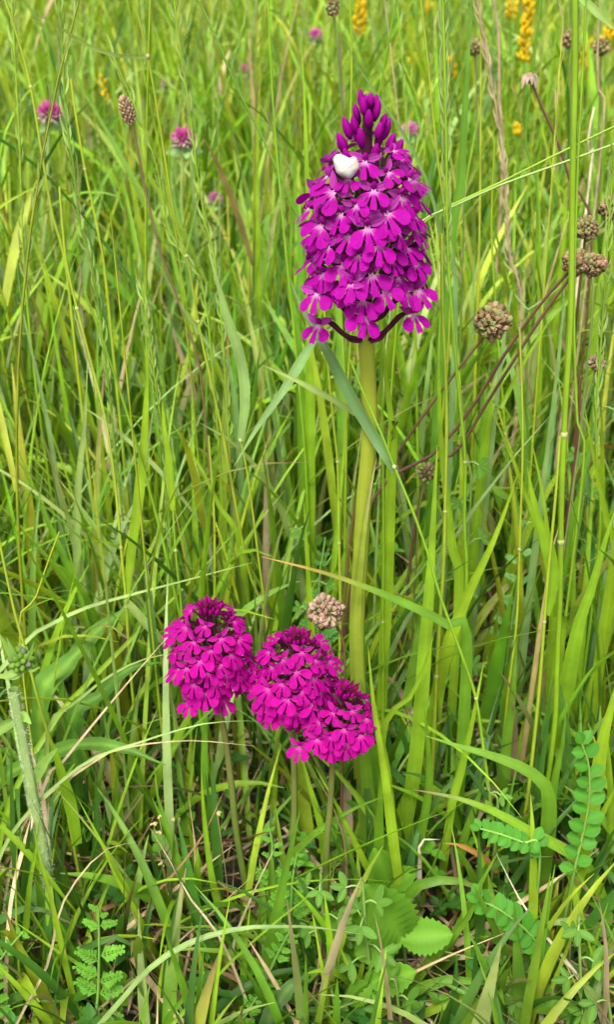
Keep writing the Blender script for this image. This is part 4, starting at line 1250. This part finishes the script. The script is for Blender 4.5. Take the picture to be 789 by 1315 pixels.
def pinnate(label, pts, Y, ls, npairs, nrm=(0, -.75, .65), group='pinnate vetch leaves', f0=.15):
    P, s = path3(pts, Y)
    t = empty('vetch_leaf', P[0], label, 'vetch', group)
    C = spline([tuple(p) for p in P], 60)
    mb = MB(); tube(mb, C, np.linspace(.0008, .0004, 61), (.16, .30, .05), 6); add('stalk', mb.mesh('stalk', M_STEM, P[0]), t)
    px, py = project(C)
    i0 = int(np.argmin((px - pts[0][0]) ** 2 + (py - pts[0][1]) ** 2)) if C[0][2] < 0 else 0
    T = unit(np.gradient(C, axis=0)); n = Vector(nrm).normalized()
    for k in range(npairs):
        f = f0 + (1 - f0) * k / (npairs - 1)
        i = int(i0 + (60 - i0) * f * .98)
        tg = Vector(T[i]); sd_ = tg.cross(n).normalized()
        size = ls * s[-1] * (1 - .35 * max(0, f - .5)) * R.uniform(.9, 1.08)
        for sg in (-1, 1):
            d = sd_ * sg + tg * (.30 + .4 * f) + n * R.uniform(-.15, .25)
            nn = n + sd_ * R.gauss(0, .22) + tg * R.gauss(0, .2)
            ii = max(0, min(60, i + (1 if sg > 0 else -1)))
            add('leaflet', LV, t, mw=basis(d, nn, size, Vector(C[ii]) - P[0]))
    add('leaflet', LV, t, mw=basis(Vector(T[-1]), n, ls * s[-1] * .8, Vector(C[-1]) - P[0]))
    return t


pinnate('upright vetch leaf with neat pairs of oval leaflets in front of the very broad blade', [(738, 1120), (748, 1078), (757, 1030), (757, 985), (748, 955)], .318, 25, 9, f0=.10)
pinnate('vetch leaf of crowded oval leaflets lying level below the withered-tip blade', [(694, 1096), (672, 1082), (645, 1072), (617, 1064)], .318, 18, 9, nrm=(.1, -.5, .8), f0=.1)
pinnate('vetch leaf curving down beneath the folded arching blade, pierced by the whitish straw', [(698, 1235), (688, 1208), (664, 1184), (638, 1166), (616, 1156)], .296, 25, 9, nrm=(.25, -.5, .8), f0=.1)


def medick(label, pts, Y, n, size, spread=26, group='three-leaved medick sprigs'):
    """a sprig with stalked leaves of three leaflets"""
    P, s = path3(pts, Y)
    t = empty('medick', P[0], label, 'medick', group)
    C = spline([tuple(p) for p in P], 40)
    mb = MB(); tube(mb, C, np.linspace(.0008, .0005, 41), (.17, .28, .06), 6); add('stem', mb.mesh('stem', M_STEM, P[0]), t)
    sc_ = s[-1]
    for k in range(n):
        p0 = Vector(C[int(40 * (.25 + .75 * (k + .5) / n))])
        a = k * 2.4 + R.uniform(-.4, .4)
        d = Vector((math.cos(a), math.sin(a) * .6 - .35, .25)).normalized()
        p1 = p0 + d * spread * sc_ * R.uniform(.35, 1)
        m = MB(); tube(m, spline([tuple(p0), tuple(p0.lerp(p1, .5) + Vector((0, 0, .0015))), tuple(p1)], 6), .0004, (.16, .27, .06), 5)
        st = add('leaf_stalk', m.mesh('leaf_stalk', M_STEM, P[0]), t)
        nn = Vector((R.gauss(0, .25), -.55 + R.gauss(0, .2), .8)).normalized()
        e = nn.cross(d).normalized()
        for b in (-1.15, 0, 1.15):
            dd = (d - nn * d.dot(nn)).normalized()
            v = dd * math.cos(b) + e * math.sin(b)
            add('leaflet', LM, st, mw=basis(v, nn + v * R.gauss(0, .2), size * sc_ * R.uniform(.8, 1.1), p1 - P[0]))
    return t


medick('bushy medick sprig in front of the serrated leaves', [(480, 1275), (474, 1230), (470, 1190), (466, 1130)], .29, 10, 24, 30)
medick('medick sprig to one side of the bushy one, over the ferny carpet', [(420, 1210), (415, 1170), (412, 1120)], .298, 8, 20, 26)
medick('medick sprig under the bushy one, with larger leaflets', [(515, 1320), (512, 1290), (508, 1255)], .276, 7, 24, 30)
medick('medick sprig creeping low beneath the serrated leaf, beside the bright rising blade', [(432, 1318), (430, 1295), (426, 1270)], .276, 6, 19, 22)
medick('medick sprig below the curving vetch leaf', [(655, 1300), (645, 1275), (640, 1250)], .288, 8, 20, 30)
medick('medick sprig beside the end of the whitish straw', [(752, 1320), (748, 1280), (745, 1215), (744, 1175)], .278, 8, 23, 28)
medick('large-leaved medick sprig past the lower end of the whitish straw', [(785, 1325), (783, 1290), (780, 1255)], .27, 6, 26, 24)
medick('medick sprig high among the stems under the burnet stems', [(605, 640), (598, 600), (592, 560)], .46, 6, 20, 30)
medick('medick sprig beside the foot of the tall orchid stem', [(398, 740), (392, 705), (395, 660)], .45, 8, 16, 30)
medick('medick sprig behind the small cream withered head', [(762, 560), (768, 520), (770, 500)], .5, 6, 20, 26)
medick('medick sprig by the two horizontal blades', [(640, 1040), (630, 1020), (625, 1002)], .34, 6, 16, 22)


def serrated(label, base, tips, Y, wsize=1.0):
    """strawberry-like leaf: toothed leaflets from one stalk"""
    c, s = at(base[0], base[1], Y)
    root = Vector((c.x + .006, c.y + .012, -.003))
    t = empty('toothed_leaf', root, label, 'leaf', 'toothed strawberry-like leaves')
    mb = MB(); tube(mb, spline([tuple(root), tuple(root.lerp(c, .6) + Vector((0, 0, .006))), tuple(c)], 12), .0007, (.16, .25, .05), 6)
    add('stalk', mb.mesh('stalk', M_STEM, root), t)
    for (x, y) in tips:
        e, _ = at(x, y, Y - .004)
        d = e - c
        nn = Vector((R.gauss(0, .12), -.6, .8))
        add('leaflet', LS, t, mw=basis(d, nn, d.length * wsize, c - root))


serrated('toothed bright green leaflets below the folded arching blade', (516, 1205), [(578, 1200), (455, 1225), (480, 1150)], .296)
serrated('toothed leaf half hidden behind the bushy medick sprig', (455, 1195), [(402, 1190), (470, 1160), (440, 1240)], .302)
serrated('toothed leaf low down between the lower medick sprigs', (478, 1262), [(465, 1312), (528, 1250), (445, 1290)], .283)
serrated('toothed leaf behind the foot of the broad upright blade', (500, 1135), [(486, 1100), (530, 1120), (470, 1140)], .328)


def ferny(label, pts, Y, size, n=9, col=(.085, .23, .014), group='ferny carrot-like leaves', nrm=(0, -.7, .7)):
    """finely cut leaf: paired pinnae, each split into narrow lobes"""
    P, s = path3(pts, Y)
    t = empty('ferny_leaf', P[0], label, 'leaf', group)
    C = spline([tuple(p) for p in P], 60); T = unit(np.gradient(C, axis=0))
    mb = MB(); tube(mb, C, np.linspace(.0009, .0004, 61), (.14, .30, .05), 6); add('stalk', mb.mesh('stalk', M_STEM, P[0]), t)
    nv = Vector(nrm).normalized()
    for k in range(n):
        f = .38 + .6 * k / (n - 1); i = int(60 * f)
        tg = Vector(T[i]); sd_ = tg.cross(nv).normalized()
        ln = size * s[-1] * (1 - .62 * (k / (n - 1)) ** 1.3) * R.uniform(.72, 1.12)
        for sg in (-1, 1):
            i = min(60, max(0, i + R.randrange(-2, 3)))
            d = (sd_ * sg + tg * R.uniform(.4, .75) + nv * R.gauss(0, .15)).normalized()
            h = MB(); p0 = Vector(C[i])
            N2 = nv + sd_ * R.gauss(0, .15) + tg * R.gauss(0, .15)
            e = d.cross(N2).normalized()
            m = 6
            for q in range(m):
                g = .12 + .85 * q / (m - 1); pc = p0 + d * ln * g - N2 * (ln * .12 * g * g)
                for ss in (-1, 1):
                    dd = (d * .8 + e * ss * .75).normalized()
                    l2 = ln * .48 * (1 - .55 * g) * R.uniform(.8, 1.15)
                    for tw, lk in ((0, 1), (.5, .62), (-.5, .62)):
                        d3 = (dd + e * tw).normalized()
                        st = pc + dd * l2 * (.0 if tw == 0 else .35)
                        sv = np.linspace(0, 1, 5)
                        w = .046 * ln * np.sin(np.clip(sv * .9 + .1, 0, 1) * math.pi) ** .5
                        cx = np.array(st)[None] + np.array(d3)[None] * (l2 * lk * sv)[:, None] - np.array(N2)[None] * (.1 * l2 * sv ** 2)[:, None]
                        sdv = np.array(d3.cross(N2).normalized())
                        G = np.stack([cx - sdv * w[:, None], cx + sdv * w[:, None]], 1)
                        h.grid(G, np.array(col) * R.uniform(.85, 1.15))
            tube(h, spline([tuple(p0), tuple(p0 + d * ln * .6 - N2 * ln * .04), tuple(p0 + d * ln - N2 * ln * .12)], 6), .00028, col, 4)
            add('leaflet', h.mesh('leaflet', M_HERB, P[0]), t)


ferny('large ferny leaf standing upright in the dry thatch', [(122, 1322), (126, 1270), (127, 1210), (126, 1165)], .278, 44, 6)
ferny('ferny leaf next to the broad yellowing blade', [(-14, 1260), (2, 1230), (16, 1212), (30, 1196)], .283, 26, 8)
ferny('ferny leaf behind the broad mid-green blade', [(372, 1215), (374, 1170), (376, 1130), (382, 1095)], .306, 36, 9)
ferny('ferny leaf under the low arching pale blade', [(340, 1270), (350, 1240), (362, 1215), (376, 1190)], .289, 30, 8)
ferny('ferny leaf beside the stems of the touching orchids', [(352, 1150), (348, 1115), (350, 1085), (345, 1060)], .325, 28, 8)
ferny('small ferny leaf behind the crossing straight blade', [(272, 1230), (268, 1200), (262, 1180)], .308, 20, 8)
ferny('ferny leaf tucked behind the dry tan blade tip', [(672, 700), (684, 672), (694, 655)], .47, 28, 8, col=(.11, .25, .06))
ferny('feathery leaf beside the foot of the tall orchid stem, above the orange-tipped blade', [(410, 760), (414, 720), (418, 690)], .44, 28, 8, col=(.06, .19, .03))
ferny('ferny leaf low beneath the broad mid-green blade', [(305, 1325), (318, 1300), (330, 1280)], .272, 26, 8)


def lobed(label, pts, Y, w, col):
    """broad dandelion-like leaf with uneven lobes"""
    P, s = path3(pts, Y)
    n = 34
    C = spline([tuple(p) for p in P], n); sv = np.linspace(0, 1, n + 1)
    T, N, Bv = frames(C, np.array([[.1, -.55, .85]]) + np.zeros((n + 1, 1)))
    env = .5 * w * s[-1] * np.clip(sv / .35, .12, 1) * np.clip((1 - sv) / .25, .03, 1) ** .7
    lob = .50 + .50 * np.abs(np.sin(sv * 16 + .4)) ** .6 * (1 + .15 * np.sin(sv * 71))
    q = np.array([-1, -.5, 0, .5, 1.])
    P3 = C[:, None] + Bv[:, None] * (env * lob)[:, None, None] * q[None, :, None] + N[:, None] * ((env * .22)[:, None] * (np.abs(q)[None] ** 1.4) + (.0006 * np.sin(sv * 30))[:, None])[..., None]
    cc = np.tile(jit(col, .05), (n + 1, 5, 1)); cc[:, 2] = cc[:, 2] * np.array([1.9, 1.5, 1.7]); cc *= (1 + .12 * np.sin(sv * 60))[:, None, None]
    mb = MB().grid(P3, cc.reshape(-1, 3))
    o = add('lobed_leaf', mb.mesh('lobed_leaf', M_HERB, P[0]), loc=P[0])
    tag(o, label, 'leaf', 'broad lobed leaves')


lobed('broad dark green lobed leaf slanting up behind the bud stem', [(52, 905), (85, 855), (120, 815), (170, 775)], (.40, .43), 30, (.058, .145, .012))
lobed('dark lobed leaf lying level under the long pale thin blade', [(70, 968), (110, 955), (160, 962), (212, 982)], (.36, .345), 24, (.058, .15, .013))
lobed('broad dark leaf with wavy edge above the level lobed leaf', [(95, 930), (125, 895), (165, 860), (205, 850)], (.385, .40), 25, (.052, .14, .012))
lobed('dull dark green leaf low down in front of the broad mid-green blade', [(345, 1320), (356, 1290), (375, 1265), (400, 1250)], (.268, .28), 26, (.045, .10, .02))


# hairy bud stem
def hairy_bud():
    pts = [(62, 1135), (56, 1090), (46, 1040), (36, 985), (25, 928), (17, 885)]
    P, s = path3(pts, (.318, .322))
    t = empty('hairy_bud_plant', P[0], 'thick pale hairy stem topped by a cluster of green buds', 'budding plant')
    C = spline([tuple(p) for p in P], 40)
    mb = MB(); tube(mb, C, .5 * 15 * s[0] * np.linspace(.95, .8, 41), (.20, .29, .09), 12); add('stem', mb.mesh('stem', M_STEM, P[0]), t)
    # bristles
    n = 2200
    i = NR.integers(0, 40, n); a = NR.uniform(0, 6.283, n)
    T, N, Bv = frames(C, np.tile([.3, -1, .2], (41, 1)))
    d = N[i] * np.cos(a)[:, None] + Bv[i] * np.sin(a)[:, None]
    r0 = .5 * 12.5 * s[0]
    b = C[i] + (C[np.minimum(i + 1, 40)] - C[i]) * NR.random((n, 1)) + d * r0
    sv = np.linspace(0, 1, 3)
    Q = b[:, None] + (d[:, None] + NR.normal(0, .25, (n, 1, 3))) * (NR.uniform(.0005, .0015, n)[:, None] * sv[None])[..., None]
    V, F, Cc, U = ribbons(Q, NR.uniform(0, 6.28, n), np.full(n, .00009), np.tile([.46, .52, .34], (n, 1)))
    tag(add('hairs', mesh_np('hairs', V - np.array(P[0]), F, Cc, U, M_MATTE), t), kind='stuff')
    c, sc_ = at(28, 848, .320)
    for k in range(30):
        z = 1 - 1.5 * (k + .5) / 30; rho = math.sqrt(1 - z * z); aa = k * GOLD
        dd = Vector((rho * math.cos(aa), rho * math.sin(aa), z))
        m = MB(); ellip(m, (0, 0, 0), (0, 0, 1), 4.6 * sc_, 6.5 * sc_, (.13, .25, .03), 8, 6, .15, col2=(.11, .21, .02) if k % 6 else (.13, .13, .11))
        q = Vector((0, 0, 1)).rotation_difference(dd).to_matrix().to_4x4(); q.translation = c + dd * 13 * sc_ - P[0]
        add('bud', m.mesh('bud', M_HERB), t, mw=q)
    core = MB(); ellip(core, c, (0, 0, 1), 12 * sc_, 11 * sc_, (.07, .13, .04), 9, 7); add('bud_core', core.mesh('bud_core', M_HERB, P[0]), t)
    for (x, y, ww) in [(44, 822, 5), (-2, 812, 9), (8, 818, 8), (-10, 868, 10), (52, 856, 4), (8, 872, 9)]:
        e, _ = at(x, y, .316); p0 = c + Vector((0, 0, -11 * sc_))
        add('bract', blade_mesh('bract', [p0, p0.lerp(e, .5) + Vector((0, -.001, -.001)), e], ww * sc_, jit((.15, .27, .05), .1), base_w=.5, mat=M_HERB, off=P[0], n=8), t)
    for (x0, y0, x1, y1) in [(22, 925, -20, 958), (24, 922, 40, 930), (40, 1010, 74, 960)]:
        p0, _ = at(x0, y0, .321); e, _ = at(x1, y1, .316)
        add('leaf', blade_mesh('leaf', [p0, p0.lerp(e, .5) + Vector((0, 0, .002)), e], 14 * sc_, jit((.16, .27, .05), .1), base_w=.5, mat=M_HERB, off=P[0], n=8), t)


hairy_bud()


# tiny cream petals fallen on the thatch
for (x, y) in [(204, 1048), (221, 1053), (205, 1068), (197, 1057), (208, 1109), (279, 1044)]:
    p, s = at(x, y, .335)
    m = MB()
    for e in range(3):
        a_ = R.uniform(0, 6.28)
        ellip(m, (2.2 * s * math.cos(a_), 2.2 * s * math.sin(a_), R.uniform(-1, 1) * s), (math.cos(a_), math.sin(a_), R.uniform(-.3, .6)), 1.7 * s, 3.6 * s, (.46, .40, .17), 6, 5)
    zz = min(p.z, .5)
    stalk = MB(); tube(stalk, spline([(0, 0, 0), (.002, .003, -p.z * .5), (.003, .005, -p.z)], 8), .00022, (.30, .30, .12), 4)
    t = empty('cream_floret', p, 'tiny cream floret on a hair-thin stalk over the thatch below the rounded orchid', 'floret', 'tiny cream florets over the thatch')
    add('petals', m.mesh('petals', M_YELLOW), t); add('stalk', stalk.mesh('stalk', M_STEM), t)
